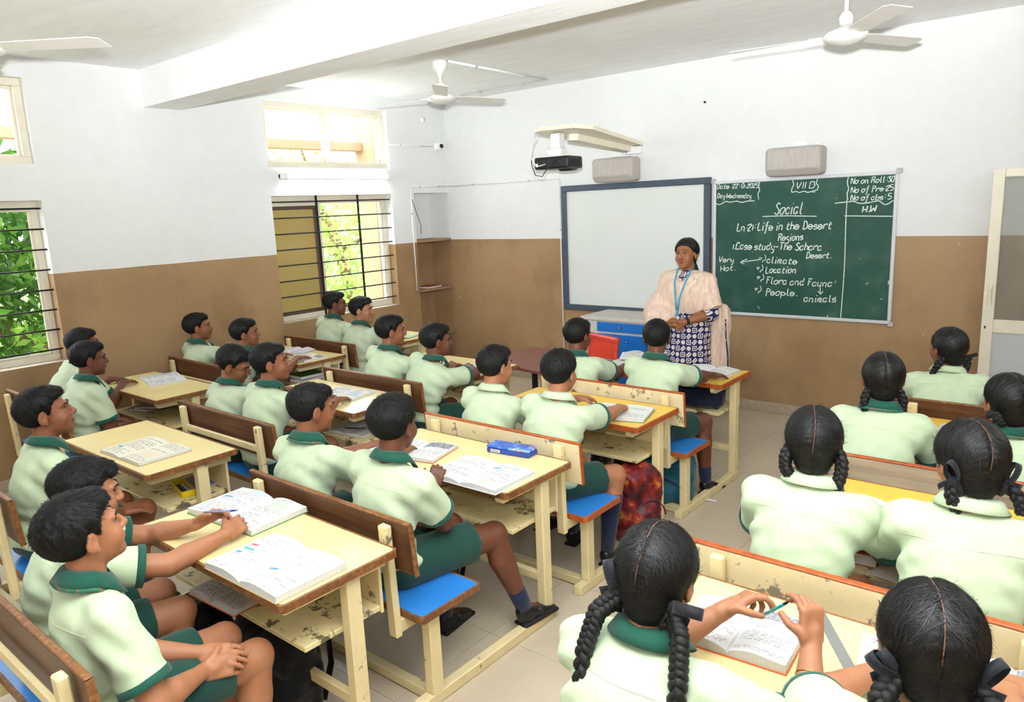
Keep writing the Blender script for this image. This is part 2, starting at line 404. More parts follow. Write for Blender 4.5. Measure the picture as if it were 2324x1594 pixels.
# ------------------------------------------------------------------ school desks: bench and table joined by floor runners
DESK_N = [0]
def ring(m, x0, x1, y0, y1, z0, z1, t, ch=0.015):
    """flat rectangular band with clipped corners"""
    def loop(a, b, c, d, k): return [(a+k, c), (b-k, c), (b, c+k), (b, d-k), (b-k, d), (a+k, d), (a, d-k), (a, c+k)]
    o = loop(x0, x1, y0, y1, ch); i = loop(x0+t, x1-t, y0+t, y1-t, ch*0.6)
    vs = [(x, y, z) for z in (z0, z1) for L in (o, i) for x, y in L]; fs = []
    for k in range(8):
        l = (k+1) % 8
        fs += [(k, l, 16+l, 16+k), (8+l, 8+k, 24+k, 24+l), (16+k, 16+l, 24+l, 24+k), (l, k, 8+k, 8+l)]
    m.add(vs, fs); return i
def desk_meshes():
    D = {}
    m = MB(); i = ring(m, -0.53, 0.53, -0.25, 0.25, 0.722, 0.7495, 0.012); D['edge'] = m.mesh('table_edge')
    m = MB(); m.prism(i, 0.726, 0.7505); D['top'] = m.mesh('table_top')
    m = MB(); i = ring(m, -0.55, 0.55, -0.80, -0.455, 0.408, 0.4345, 0.012); D['sedge'] = m.mesh('seat_edge')
    m = MB(); m.prism(i, 0.410, 0.4355); D['seat'] = m.mesh('seat')
    M = Matrix.Translation((0, -0.806, 0.715)) @ Matrix.Rotation(math.radians(5), 4, 'X')
    D['back'] = MB().box((-0.537, -0.010, -0.105), (0.537, 0.010, 0.105), 0.004, M=M).mesh('backrest')
    D['bedge'] = MB().box((-0.539, -0.0115, 0.105), (0.539, 0.0115, 0.114), 0.003, M=M).box((-0.5405, -0.0115, -0.107), (-0.537, 0.0115, 0.105), 0.001, M=M).box((0.537, -0.0115, -0.107), (0.5405, 0.0115, 0.105), 0.001, M=M).mesh('backrest_edge')
    D['leg'] = MB().box((-0.024, -0.03, 0.05), (0.024, 0.03, 0.722), 0.004).mesh('table_leg')
    pr = [(-0.215, 0.690), (-0.20, 0.676), (0.235, 0.672), (0.235, 0.722), (-0.215, 0.722)]
    mm = MB(); mm.add([(-0.016, y, z) for y, z in pr]+[(0.016, y, z) for y, z in pr], [(4, 3, 2, 1, 0), (5, 6, 7, 8, 9)]+[(k, (k+1) % 5, 5+(k+1) % 5, 5+k) for k in range(5)])
    D['bracket'] = mm.mesh('bracket')
    D['shelf'] = MB().box((-0.458, -0.135, 0.500), (0.458, 0.20, 0.522), 0.003).mesh('shelf')
    D['panel'] = MB().box((-0.462, 0.20, 0.490), (0.462, 0.214, 0.722), 0.002).mesh('front_panel')
    D['cross'] = MB().box((-0.465, 0.03, 0.20), (0.465, 0.06, 0.245), 0.004).mesh('crossbar')
    D['runner'] = MB().box((-0.024, -0.80, 0.0), (0.024, 0.10, 0.05), 0.004).mesh('runner')
    D['foot'] = MB().box((-0.465, -0.725, 0.004), (0.465, -0.68, 0.048), 0.004).mesh('foot_beam')
    D['sleg'] = MB().box((-0.024, -0.03, 0.05), (0.024, 0.03, 0.41), 0.004).mesh('seat_leg')
    D['srail'] = MB().box((-0.018, -0.845, 0.352), (0.018, -0.50, 0.408), 0.004).mesh('seat_rail')
    M = Matrix.Translation((0, -0.840, 0.575)) @ Matrix.Rotation(math.radians(2), 4, 'X')
    D['post'] = MB().box((-0.024, -0.016, -0.235), (0.024, 0.016, 0.235), 0.005, M=M).mesh('back_post')
    D['pbar'] = MB().box((-0.42, -0.855, 0.655), (0.42, -0.835, 0.695), 0.004).mesh('back_crossbar')
    return D
DM = desk_meshes()
def inst(name, key, mat, parent, loc=(0, 0, 0)):
    me = DM[key]
    k = (key, mat.name)
    if k not in DM:
        c = me.copy(); c.materials.clear(); c.materials.append(mat); DM[k] = c
    o = link(name, DM[k], None, parent); o.location = loc; return o
def desk(cx, cy, label, top='lam_pale', edge='edge_dark', back='wood_dark', shelf='cream_worn', rz=0.0):
    t = empty('school_desk', (cx, cy, 0), rz, label, 'desk', 'desks with attached benches')
    tt = inst('table_top', 'top', MAT[top], t); inst('edge_band', 'edge', MAT[edge], tt)
    st = inst('seat', 'seat', MAT['lam_blue'], t); inst('edge_band', 'sedge', MAT[edge], st)
    bk = inst('backrest', 'back', MAT[back], t); inst('edge_band', 'bedge', MAT['edge_red' if edge == 'edge_red' else 'edge_dark'], bk)
    for s in (-1, 1):
        inst('table_leg', 'leg', MAT['cream'], t, (0.488*s, 0.05, 0)); inst('bracket', 'bracket', MAT['cream'], t, (0.447*s, 0, 0))
        inst('runner', 'runner', MAT['cream'], t, (0.488*s, 0, 0)); inst('seat_leg', 'sleg', MAT['cream'], t, (0.488*s, -0.70, 0))
        inst('seat_rail', 'srail', MAT['cream'], t, (0.43*s, 0, 0)); inst('back_post', 'post', MAT['cream'], t, (0.43*s, 0, 0))
    inst('shelf', 'shelf', MAT[shelf], t); inst('front_panel', 'panel', MAT['cream'], t); inst('crossbar', 'cross', MAT['cream'], t)
    inst('foot_beam', 'foot', MAT['cream'], t); inst('back_crossbar', 'pbar', MAT['cream'], t)
    return t
U = {}
def D_(k, cx, cy, label, **kw): U[k] = (cx, cy); desk(cx, cy, label, **kw)
D_('C3a', 3.885, -5.155, 'cream desk with pale yellow top and brown bench nearest the camera on the left')
D_('C3b', 3.885, -4.035, 'pale yellow desk carrying the blue pencil box, blue seat in front of the black bag')
D_('C3c', 3.885, -2.915, 'golden topped desk with cream scuffed backrest, second from the front by the aisle', top='lam_gold', edge='edge_red', back='cream_back')
D_('C3d', 3.875, -1.795, 'front row desk by the aisle, directly before the standing teacher', top='lam_gold', edge='edge_red', back='cream_back')
D_('C2a', 2.255, -4.84, 'pale yellow desk with the yellow pencil tray on its shelf')
D_('C2b', 2.255, -3.56, 'middle column desk with chipped brown backrest and a book on its glossy top')
D_('C2c', 2.255, -2.42, 'middle column front desk touching the maroon table')
D_('C1a', 0.755, -4.09, 'yellow desk against the brown wall with a folded newspaper on top')
D_('C1b', 0.625, -2.83, 'desk under the barred window with loose purple papers on top')
D_('C1c', 0.625, -1.68, 'front desk by the corner shelves with a green book')
D_('C4a', 5.86, -4.70, 'desk with the grey ruler and open textbooks at the lower right', edge='edge_dark', top='lam_pale', back='cream_back')
D_('C4b', 5.86, -3.56, 'right column desk whose cream orange-edged backrest faces the ruler', top='lam_gold', edge='edge_red', back='cream_back')
D_('C4c', 5.92, -2.40, 'right column desk with weathered grey wooden backrest', top='lam_gold', edge='edge_red', back='wood_grey')
D_('C4d', 5.98, -1.27, 'front right desk near the glazed door with dark backrest', top='lam_gold', edge='edge_dark', back='wood_dark')
# ------------------------------------------------------------------ people: smooth-union solids meshed on a grid
V3 = lambda *a: np.array(a, float)
def unit(v): v = np.asarray(v, float); return v/(np.linalg.norm(v)+1e-12)
def rotm(yaw=0, pitch=0, roll=0):
    """columns: right, forward, up; yaw left about z, pitch up, roll to the right"""
    return np.array(Matrix.Rotation(yaw, 3, 'Z') @ Matrix.Rotation(pitch, 3, 'X') @ Matrix.Rotation(roll, 3, 'Y'))
def axis(lo, hi, base, fine):
    out = [lo]; p = lo
    while p < hi:
        h = base
        for a, b, f in fine:
            if a-base <= p <= b: h = min(h, f)
        p += h; out.append(p)
    return np.array(out, np.float32)
class Field:
    def __init__(s, lo, hi, h, fine=()):
        s.ax = [axis(lo[i], hi[i], h, [(f[0][i], f[1][i], f[2]) for f in fine]) for i in range(3)]
        s.F = np.full([len(a) for a in s.ax], 0.5, np.float32); s.h = h
    def sl(s, lo, hi):
        r = []
        for i in range(3):
            a = int(np.searchsorted(s.ax[i], lo[i])); b = int(np.searchsorted(s.ax[i], hi[i]))
            if b <= a: return None, None
            r.append(slice(max(a-1, 0), b+1))
        g = [s.ax[0][r[0]][:, None, None], s.ax[1][r[1]][None, :, None], s.ax[2][r[2]][None, None, :]]
        return tuple(r), g
    def put(s, r, d, k, sub):
        A = s.F[r]
        if sub:
            d = -d
            if k <= 0: s.F[r] = np.maximum(A, d); return
            h = np.clip(0.5-0.5*(A-d)/k, 0, 1); s.F[r] = A+(d-A)*h + k*h*(1-h)*1.0
            return
        if k <= 0: s.F[r] = np.minimum(A, d); return
        h = np.clip(0.5+0.5*(A-d)/k, 0, 1); s.F[r] = A+(d-A)*h - k*h*(1-h)
    def rc(s, a, b, ra, rb, k=0.01, sub=False, cut=None):
        """tapered capsule; cut='b' flat at b, 'ab' flat at both"""
        a = np.asarray(a, np.float32); b = np.asarray(b, np.float32); m = max(ra, rb)+k+0.012
        r, g = s.sl(np.minimum(a, b)-m, np.maximum(a, b)+m)
        if r is None: return s
        ba = b-a; l2 = float(ba@ba)+1e-12
        X, Y, Z = g[0]-a[0], g[1]-a[1], g[2]-a[2]
        t = (X*ba[0]+Y*ba[1]+Z*ba[2])/l2; tc = np.clip(t, 0, 1)
        d = np.sqrt((X-ba[0]*tc)**2+(Y-ba[1]*tc)**2+(Z-ba[2]*tc)**2)-(ra+(rb-ra)*tc)
        L = math.sqrt(l2)
        if cut:
            d = np.maximum(d, (t-1)*L)
            if cut == 'ab': d = np.maximum(d, -t*L)
        s.put(r, d, k, sub); return s
    def chain(s, pts, rs, k=0.01, kj=None):
        for i in range(len(pts)-1): s.rc(pts[i], pts[i+1], rs[i], rs[i+1], k)
        return s
    def ell(s, c, rad, R=None, k=0.01, sub=False):
        c = np.asarray(c, np.float32); rad = np.asarray(rad, np.float32); m = float(rad.max())+k+0.012
        if R is None: e = rad+k+0.012
        else: e = np.full(3, m)
        r, g = s.sl(c-e, c+e)
        if r is None: return s
        X, Y, Z = g[0]-c[0], g[1]-c[1], g[2]-c[2]
        if R is not None:
            R = np.asarray(R, np.float32)
            X, Y, Z = (X*R[0, i]+Y*R[1, i]+Z*R[2, i] for i in range(3))
        k0 = np.sqrt((X/rad[0])**2+(Y/rad[1])**2+(Z/rad[2])**2)
        k1 = np.sqrt((X/rad[0]**2)**2+(Y/rad[1]**2)**2+(Z/rad[2]**2)**2)+1e-6
        s.put(r, k0*(k0-1)/k1, k, sub); return s
    def box(s, c, half, R, rnd=0.008, k=0.005, sub=False):
        c = np.asarray(c, np.float32); m = float(np.linalg.norm(half))+k+0.012
        r, g = s.sl(c-m, c+m)
        if r is None: return s
        X, Y, Z = g[0]-c[0], g[1]-c[1], g[2]-c[2]; R = np.asarray(R, np.float32)
        q = [np.abs(X*R[0, i]+Y*R[1, i]+Z*R[2, i])-(half[i]-rnd) for i in range(3)]
        d = np.sqrt(sum(np.maximum(a, 0)**2 for a in q))+np.minimum(np.maximum(np.maximum(q[0], q[1]), q[2]), 0)-rnd
        s.put(r, d, k, sub); return s
    def cut(s, p, nrm, k=0.0):
        """remove everything on the side nrm points to"""
        d = (s.ax[0][:, None, None]-p[0])*nrm[0]+(s.ax[1][None, :, None]-p[1])*nrm[1]+(s.ax[2][None, None, :]-p[2])*nrm[2]
        s.F = np.maximum(s.F, d.astype(np.float32)); return s
    def grid(s): return s.ax[0][:, None, None], s.ax[1][None, :, None], s.ax[2][None, None, :]
    def mesh(s, smooth=1):
        F = s.F; F[0] = F[-1] = 0.5; F[:, 0] = F[:, -1] = 0.5; F[:, :, 0] = F[:, :, -1] = 0.5
        S = F < 0; nx, ny, nz = S.shape
        c = [S[i:nx-1+i, j:ny-1+j, k:nz-1+k] for i in (0, 1) for j in (0, 1) for k in (0, 1)]
        an = c[0].copy(); al = c[0].copy()
        for q in c[1:]: an |= q; al &= q
        mix = an & ~al; idx = np.argwhere(mix)
        vid = np.full(mix.shape, -1, np.int32); vid[mix] = np.arange(len(idx))
        acc = np.zeros((len(idx), 3)); cnt = np.zeros(len(idx))
        P = [s.ax[a] for a in range(3)]
        cor = [(i, j, k) for i in (0, 1) for j in (0, 1) for k in (0, 1)]
        fv = {q: F[idx[:, 0]+q[0], idx[:, 1]+q[1], idx[:, 2]+q[2]] for q in cor}
        for q in cor:
            for a in range(3):
                if q[a]: continue
                w = list(q); w[a] = 1; w = tuple(w); fa, fb = fv[q], fv[w]
                x = (fa < 0) != (fb < 0); t = np.where(x, fa/(fa-fb+1e-20), 0)
                for b in range(3):
                    p0 = P[b][idx[:, b]+q[b]]
                    if b == a: p0 = p0+(P[b][idx[:, b]+1]-p0)*t
                    acc[:, b] += np.where(x, p0, 0)
                cnt += x
        V = acc/np.maximum(cnt, 1)[:, None]; Q = []
        for a in range(3):
            b, d = (a+1) % 3, (a+2) % 3
            lo = [slice(None)]*3; hi = [slice(None)]*3
            lo[a] = slice(0, -1); hi[a] = slice(1, None)
            for e in (b, d): lo[e] = slice(1, -1); hi[e] = slice(1, -1)
            A = S[tuple(lo)]; B = S[tuple(hi)]; e = np.argwhere(A != B)
            if not len(e): continue
            sg = A[A != B]; e[:, b] += 1; e[:, d] += 1
            def cell(ob, od):
                q = e.copy(); q[:, b] += ob; q[:, d] += od; return vid[q[:, 0], q[:, 1], q[:, 2]]
            q = np.stack([cell(-1, -1), cell(0, -1), cell(0, 0), cell(-1, 0)], 1)
            q[~sg] = q[~sg][:, ::-1]; Q.append(q)
        Q = np.concatenate(Q)
        for _ in range(smooth):
            nb = np.zeros_like(V); nc = np.zeros(len(V))
            for i in range(4):
                a, b = Q[:, i], Q[:, (i+1) % 4]
                for c_ in range(3): nb[:, c_] += np.bincount(a, V[b, c_], len(V))+np.bincount(b, V[a, c_], len(V))
                nc += np.bincount(a, minlength=len(V))+np.bincount(b, minlength=len(V))
            V = V*0.5+0.5*nb/np.maximum(nc, 1)[:, None]
        return V, Q
def vnormals(V, Q):
    n = np.cross(V[Q[:, 2]]-V[Q[:, 0]], V[Q[:, 3]]-V[Q[:, 1]]); N = np.zeros_like(V)
    for i in range(4):
        for c in range(3): N[:, c] += np.bincount(Q[:, i], n[:, c], len(V))
    return N/(np.linalg.norm(N, axis=1)[:, None]+1e-12)
def sines(P, freq, seed, n=7, squash=(1, 1, 1)):
    r = np.random.RandomState(seed); o = np.zeros(len(P))
    for i in range(n):
        k = r.normal(size=3)*freq*np.array(squash); o += np.sin(P@k+r.uniform(0, 6.28))
    return o/math.sqrt(n)
def qmesh(name, V, Q, attrs=None, mats=None, mi=None):
    me = bpy.data.meshes.new(name); nv, nf = len(V), len(Q); w = Q.shape[1]
    me.vertices.add(nv); me.vertices.foreach_set('co', np.asarray(V, np.float32).ravel())
    me.loops.add(nf*w); me.loops.foreach_set('vertex_index', Q.astype(np.int32).ravel())
    me.polygons.add(nf); me.polygons.foreach_set('loop_start', np.arange(0, nf*w, w, dtype=np.int32))
    me.polygons.foreach_set('use_smooth', np.ones(nf, bool))
    if mi is not None: me.polygons.foreach_set('material_index', mi.astype(np.int32))
    me.update(calc_edges=True)
    for k, a in (attrs or {}).items():
        at = me.attributes.new(k, 'FLOAT_VECTOR' if a.ndim == 2 else 'FLOAT', 'POINT')
        at.data.foreach_set('vector' if a.ndim == 2 else 'value', np.asarray(a, np.float32).ravel())
    for m in (mats or []): me.materials.append(m)
    return me

# ---- materials for people
def skin_mat(name, col):
    n = NT(name); f = n.noise(n.obj(), 25, 4); c = lin(col)
    base = n.ramp(f, [(0.3, tuple(x*0.88 for x in c[:3])), (0.7, c)])
    at = n.n('ShaderNodeAttribute', attribute_name='lip').outputs['Fac']
    base = n.mix(at, base, (c[0]*0.72, c[1]*0.42, c[2]*0.42, 1))
    n.bump(n.noise(n.obj(), 260, 3), 0.06, 0.0006)
    n.b.inputs['Subsurface Weight'].default_value = 0.12; n.b.inputs['Subsurface Radius'].default_value = (0.01, 0.004, 0.002)
    return n.done(base, 0.48, 0.4)
SKIN = {'a': skin_mat('skin_tan', '#a97150'), 'b': skin_mat('skin_brown', '#8a5539'), 'c': skin_mat('skin_dark_brown', '#6b3e2a'), 'd': skin_mat('skin_light_tan', '#bd8662'), 't': skin_mat('skin_warm_brown', '#96613f')}
def fabric(name, col, bump=0.25, scale=14, rough=0.85, sheen=0.15):
    n = NT(name); f = n.noise(n.mapv(n.obj(), (1.0, 1.0, 0.55)), scale, 5, 0.55); c = lin(col)
    w = n.noise(n.obj(), 700, 2)
    cc = n.ramp(f, [(0.25, tuple(x*0.9 for x in c[:3])), (0.7, c)])
    b1 = n.bump(f, bump, 0.02)
    n.bump(w, 0.12, 0.0008, b1)
    n.b.inputs['Sheen Weight'].default_value = sheen
    return n.done(cc, rough, 0.2)
MAT['shirt'] = fabric('pale_green_cotton', '#c6d6b2'); MAT['shirt2'] = fabric('pale_green_cotton_faded', '#c3d0b0')
MAT['dgreen'] = fabric('dark_green_cloth', '#1f5444', 0.15); MAT['shorts'] = fabric('bottle_green_cloth', '#1d4338', 0.25)
MAT['sock'] = fabric('navy_sock', '#202a44', 0.1); MAT['shoe'] = plain('black_shoe_leather', '#15161a', 0.38, 0.1)
MAT['ribbon'] = fabric('black_ribbon', '#1b1d22', 0.2, 40, 0.6)
n = NT('black_hair'); sv = n.n('ShaderNodeAttribute', attribute_name='strand').outputs['Vector']
f = n.noise(sv, 1.0, 6, 0.7); g = n.noise(sv, 0.16, 3, 0.5)
n.bump(n.mix(0.5, f, g), 0.55, 0.004)
MAT['hair'] = n.done(n.ramp(f, [(0.35, (0.0016, 0.0015, 0.0016)), (0.7, (0.0095, 0.008, 0.0075))]), n.ramp(f, [(0.3, (0.36,)*3), (0.75, (0.55,)*3)]), 0.36)
n = NT('black_hair_short'); sv = n.n('ShaderNodeAttribute', attribute_name='strand').outputs['Vector']
f = n.noise(sv, 1.0, 6, 0.7); n.bump(f, 0.5, 0.003)
MAT['hair_short'] = n.done(n.ramp(f, [(0.35, (0.0018, 0.0016, 0.0016)), (0.7, (0.008, 0.0068, 0.0062))]), 0.55, 0.24)
MAT['eye_white'] = plain('eye_white', '#bfb2a8', 0.2, 0.0, 8, 0.0); MAT['iris'] = plain('dark_iris', '#160d09', 0.1, 0.0, 8, 0.0)
MAT['scalp'] = plain('hair_parting_skin', '#6f4c3a', 0.6, 0.05)
MAT['brow'] = plain('eyebrow_hair', '#120d0b', 0.7, 0.0, 8, 0.0)
MAT['spec_frame'] = plain('spectacle_frame', '#1a1a1c', 0.3, 0.0, 8, 0.0)
MAT['bangle'] = plain('brass_bangle', '#c99a4a', 0.25, 0.02, 8, 0.0, 0.5, Metallic=1.0)
n = NT('lanyard_ribbon'); v = n.obj(); ck = n.noise(v, 120, 1)
MAT['lanyard'] = n.done(n.mix(n.ramp(ck, [(0.60, (0, 0, 0)), (0.62, (1, 1, 1))]), lin('#1f6a50'), lin('#c23a2c')), 0.5, 0.3)

EYE_ME = None
def eye_mesh():
    global EYE_ME
    if EYE_ME: return EYE_ME
    vs = [(0, 1, 0)]; fs = []; mi = []; n = 14; rings = [12, 24, 36, 48, 65, 90, 130]
    for a in rings:
        a = math.radians(a)
        for j in range(n): t = 2*PI*j/n; vs.append((math.sin(a)*math.cos(t), math.cos(a), math.sin(a)*math.sin(t)))
    for j in range(n): fs.append((0, 1+(j+1) % n, 1+j)); mi.append(1)
    for i in range(len(rings)-1):
        for j in range(n):
            fs.append((1+i*n+j, 1+i*n+(j+1) % n, 1+(i+1)*n+(j+1) % n, 1+(i+1)*n+j)); mi.append(1 if i < 2 else 0)
    me = bpy.data.meshes.new('eye'); me.from_pydata(vs, [], fs); me.materials.append(MAT['eye_white']); me.materials.append(MAT['iris'])
    me.polygons.foreach_set('material_index', mi); me.polygons.foreach_set('use_smooth', [True]*len(fs)); EYE_ME = me; return me

def ik(S, T, l1, l2, pole):
    d = T-S; L = np.linalg.norm(d); L2 = min(L, (l1+l2)*0.995); u = d/(L+1e-9); T = S+u*L2
    a = (l1*l1-l2*l2+L2*L2)/(2*L2); h = math.sqrt(max(l1*l1-a*a, 1e-6))
    p = pole-u*(pole@u); p = unit(p)
    return S+u*a+p*h, T

def hand_prims(F, w, d, nrm, side, curl=0.4, sc=1.0, spread=0.0, k=0.004, fingers=None, thumb=0.35):
    """w wrist, d finger direction, nrm out of the palm, side +1 right hand / -1 left; returns fingertip of the index"""
    d = unit(d); nrm = unit(nrm-d*(nrm@d)); u = np.cross(d, nrm)*side
    R = np.stack([u, d, nrm], 1)
    F.box(w+d*0.045*sc, (0.036*sc, 0.046*sc, 0.012*sc), R, 0.011*sc, 0.010)
    F.rc(w-d*0.01, w+d*0.03*sc, 0.021*sc, 0.022*sc, 0.012)
    tips = []
    for i, L in enumerate((0.066, 0.072, 0.067, 0.053)):
        c = fingers[i] if fingers else curl
        off = 0.028-0.0185*i
        b = w+d*(0.086-0.006*abs(i-1.2))*sc+u*off*sc
        ang = 0.0; p = b; fd = unit(d+u*(spread*(1.5-i)*0.25)); r = 0.0085*sc
        for seg, ca in ((0.45, 55), (0.31, 62), (0.24, 42)):
            ang += math.radians(ca)*c
            q = p+(fd*math.cos(ang)+nrm*math.sin(ang))*L*seg*sc; F.rc(p, q, r, r*0.92, k); r *= 0.92; p = q
        tips.append(p)
    b = w+d*0.022*sc+u*0.026*sc
    d1 = unit(d*0.65+u*0.75+nrm*thumb); q = b+d1*0.040*sc; F.rc(b, q, 0.0125*sc, 0.0100*sc, 0.010)
    d2 = unit(d*0.85+u*0.30+nrm*(thumb+0.15)); e = q+d2*0.030*sc; F.rc(q, e, 0.0098*sc, 0.0080*sc, 0.003)
    return tips, e

def head_prims(F, c, R, sc, female=False):
    """c head centre, R columns right/forward/up"""
    P = lambda x, y, z: c+R@(V3(x, y, z)*sc)
    E = lambda p, r, k=0.012, sub=False, RR=None: F.ell(P(*p), V3(*r)*sc, R if RR is None else R@RR, k*sc, sub)
    E((0, -0.012, 0.028), (0.073, 0.092, 0.082), 0.01)
    E((0, 0.030, -0.020), (0.061, 0.058, 0.080), 0.02)
    E((0, 0.040, -0.060), (0.046, 0.045, 0.048), 0.02)
    E((0, 0.070, -0.093), (0.020, 0.016, 0.015), 0.022)
    for s in (-1, 1):
        E((0.036*s, 0.062, -0.032), (0.024, 0.022, 0.026), 0.02)
        E((0.031*s, 0.094, 0.004), (0.018, 0.017, 0.0105), 0.010, True)
        F.rc(P(0.012*s, 0.088, 0.023), P(0.045*s, 0.072, 0.024), 0.008*sc, 0.007*sc, 0.012*sc)
        E((0.010*s, 0.094, -0.030), (0.0085, 0.009, 0.007), 0.006)
        Re = np.array(Matrix.Rotation(0.30*s, 3, 'Z') @ Matrix.Rotation(-0.2, 3, 'X'))
        E((0.077*s, -0.010, -0.004), (0.009, 0.020, 0.031), 0.006, False, Re)
        E((0.086*s, -0.004, 0.000), (0.008, 0.010, 0.017), 0.004, True, Re)
        E((0.073*s, -0.002, -0.032), (0.008, 0.009, 0.010), 0.008)
    F.rc(P(0, 0.086, 0.016), P(0, 0.106, -0.022), 0.0075*sc, 0.0105*sc, 0.010*sc)
    E((0, 0.104, -0.026), (0.0115, 0.011, 0.010), 0.008)
    E((0, 0.090, -0.052), (0.021, 0.009, 0.0055), 0.005)
    E((0, 0.088, -0.062), (0.018, 0.009, 0.006), 0.004)

def hairline(y, z, low):
    """lowest z covered by short hair as a function of y (head frame)"""
    xs = [-0.12, -0.085, -0.05, -0.030, -0.014, 0.002, 0.012, 0.022, 0.034, 0.050, 0.075, 0.12]
    zs = [-0.066, -0.070, -0.062, -0.040, 0.018, 0.024, 0.006, 0.004, 0.034, 0.054, 0.064, 0.068]
    return np.interp(y, xs, np.array(zs)+np.array([low]*4+[0]*8))

def make_hair(root, c, R, sc, style, seed, h):
    kind = style.get('kind', 'boy'); thick = style.get('thick', 0.016)
    r = 0.135*sc
    F = Field(c-r-0.03, c+r+0.03, h)
    X, Y, Z = F.grid()
    x, y, z = X-c[0], Y-c[1], Z-c[2]
    hx, hy, hz = ((x*R[0, i]+y*R[1, i]+z*R[2, i])/sc for i in range(3))
    def ell(cx, cy, cz, a, b, d):
        k0 = np.sqrt(((hx-cx)/a)**2+((hy-cy)/b)**2+((hz-cz)/d)**2)
        k1 = np.sqrt(((hx-cx)/a**2)**2+((hy-cy)/b**2)**2+((hz-cz)/d**2)**2)+1e-6
        return k0*(k0-1)/k1
    rs = np.random.RandomState(seed)
    rel = np.stack([np.broadcast_to(q, F.F.shape).ravel() for q in (hx, hy, hz)], 1)
    if kind == 'boy':
        fade = style.get('fade', 0.0)
        top = np.clip((hz-0.01)/0.06, 0, 1)
        t = 0.005+(thick-0.005)*(top if fade else np.clip((hz+0.055)/0.11, 0, 1))
        line = (hairline(np.broadcast_to(hy, F.F.shape).ravel(), 0, style.get('low', 0.0))).reshape(F.F.shape)
        t = 0.0025+t*np.clip((hz-line)/0.045, 0, 1)**0.8
        d = ell(0, -0.012, 0.028, 0.073, 0.092, 0.082)-t
        cr = style.get('front', 0.012)
        d2 = ell(0, 0.058, 0.078, 0.052, 0.036, 0.022+cr*0.8)
        kk = 0.02; hh = np.clip(0.5+0.5*(d-d2)/kk, 0, 1); d = d+(d2-d)*hh-kk*hh*(1-hh)
        spk = sines(rel, 260, seed, 8, (1, 1, 0.35)).reshape(F.F.shape)
        d = d+0.0010*spk*np.clip((hz+0.02)/0.06, 0.15, 1.3)
        d = np.maximum(d, (line+0.004*spk-hz)*0.75)
    else:
        d = ell(0, -0.014, 0.026, 0.073, 0.092, 0.082)-thick
        low = ell(0, -0.045, -0.045, 0.058, 0.052, 0.058)
        kk = 0.02; hh = np.clip(0.5+0.5*(d-low)/kk, 0, 1); d = d+(low-d)*hh-kk*hh*(1-hh)
        xs = [-0.12, -0.06, -0.03, -0.010, 0.012, 0.03, 0.045, 0.06, 0.085, 0.12]; zs = [-0.115, -0.112, -0.085, -0.020, 0.012, 0.022, 0.045, 0.060, 0.070, 0.075]
        line = np.interp(np.broadcast_to(hy, F.F.shape).ravel(), xs, zs).reshape(F.F.shape)
        d = np.maximum(d, (line-hz)*0.8)
        d = d+0.0045*np.exp(-(hx/0.006)**2)*(hz > -0.04)
    F.F = (d*sc).astype(np.float32)
    V, Q = F.mesh(1)
    L = (V-c)@R/sc
    if kind == 'boy':
        cx, cy, cz = 0.012, -0.055, 0.095
        an = np.arctan2(L[:, 0]-cx, L[:, 1]-cy); rad = np.hypot(L[:, 0]-cx, L[:, 1]-cy)+(cz-L[:, 2])*0.8
        an = an+rad*5
        st = np.stack([np.cos(an)*26, np.sin(an)*26, rad*28], 1)
    else:
        bx, by, bz = style.get('base', (0.066, -0.052, -0.050))
        an = np.arctan2(L[:, 2]-bz, L[:, 1]-by)
        st = np.stack([np.cos(an)*34, np.sin(an)*34, np.abs(L[:, 0])*18+np.sign(L[:, 0])*7], 1)
    N = vnormals(V, Q)
    V = V+N*(0.0009*sines(st, 1.1, seed+3, 6))[:, None]*sc
    hm = MAT['hair_short' if kind == 'boy' else 'hair']
    hair = link('hair', qmesh('hair', V, Q, {'strand': st}, [hm]), None, root)
    # loose strands lying over the surface
    ns = int(style.get('strands', 260)*(2.2 if kind == 'boy' else 1)); rg = np.random.RandomState(seed+9)
    if ns and len(V):
        m = MB(); pick = rg.choice(len(V), ns)
        for i in pick:
            p = V[i]; nn = N[i]; l = L[i]
            if kind == 'boy': fl = V3(l[0]-0.012, l[1]+0.055, 0)*8+V3(0, 0.2, -0.5)
            else: fl = V3((0.066 if l[0] > 0 else -0.066)-l[0], -0.052-l[1], -0.05-l[2])*8
            fl = R@unit(fl+rg.normal(size=3)*0.35); fl = unit(fl-nn*(fl@nn)); w = np.cross(fl, nn)*(0.0010 if kind == 'boy' else 0.0007)*sc
            ln = (0.022 if kind == 'boy' else 0.05)*sc*rg.uniform(0.5, 1.2); lift = rg.uniform(0.0, 0.45*min(1, max(0.1, (l[2]+0.03)/0.08)) if kind == 'boy' else 0.12)
            a = p-fl*ln*0.4-nn*0.001; b = p+nn*(0.0012+0.2*lift*ln); e = p+fl*ln*0.7+nn*(lift*ln-0.002*(kind != 'boy'))
            m.add([a-w, a+w, b+w, b-w, e], [(0, 1, 2, 3), (3, 2, 4)])
        if kind != 'boy':
            for i in range(style.get('fly', 40)):
                i = rg.randint(len(V)); p = V[i]; nn = N[i]; t = unit(rg.normal(size=3)); t = unit(t-nn*(t@nn)); ln = rg.uniform(0.02, 0.05)*sc; w = np.cross(t, nn)*0.00035
                q = [p, p+t*ln*0.5+nn*ln*0.25, p+t*ln+nn*ln*0.12]
                m.add([q[0]-w, q[0]+w, q[1]+w, q[1]-w, q[2]], [(0, 1, 2, 3), (3, 2, 4)])
        o = m.build('loose_strands', hm, hair); o['kind'] = 'stuff'
    return hair, V, N, L

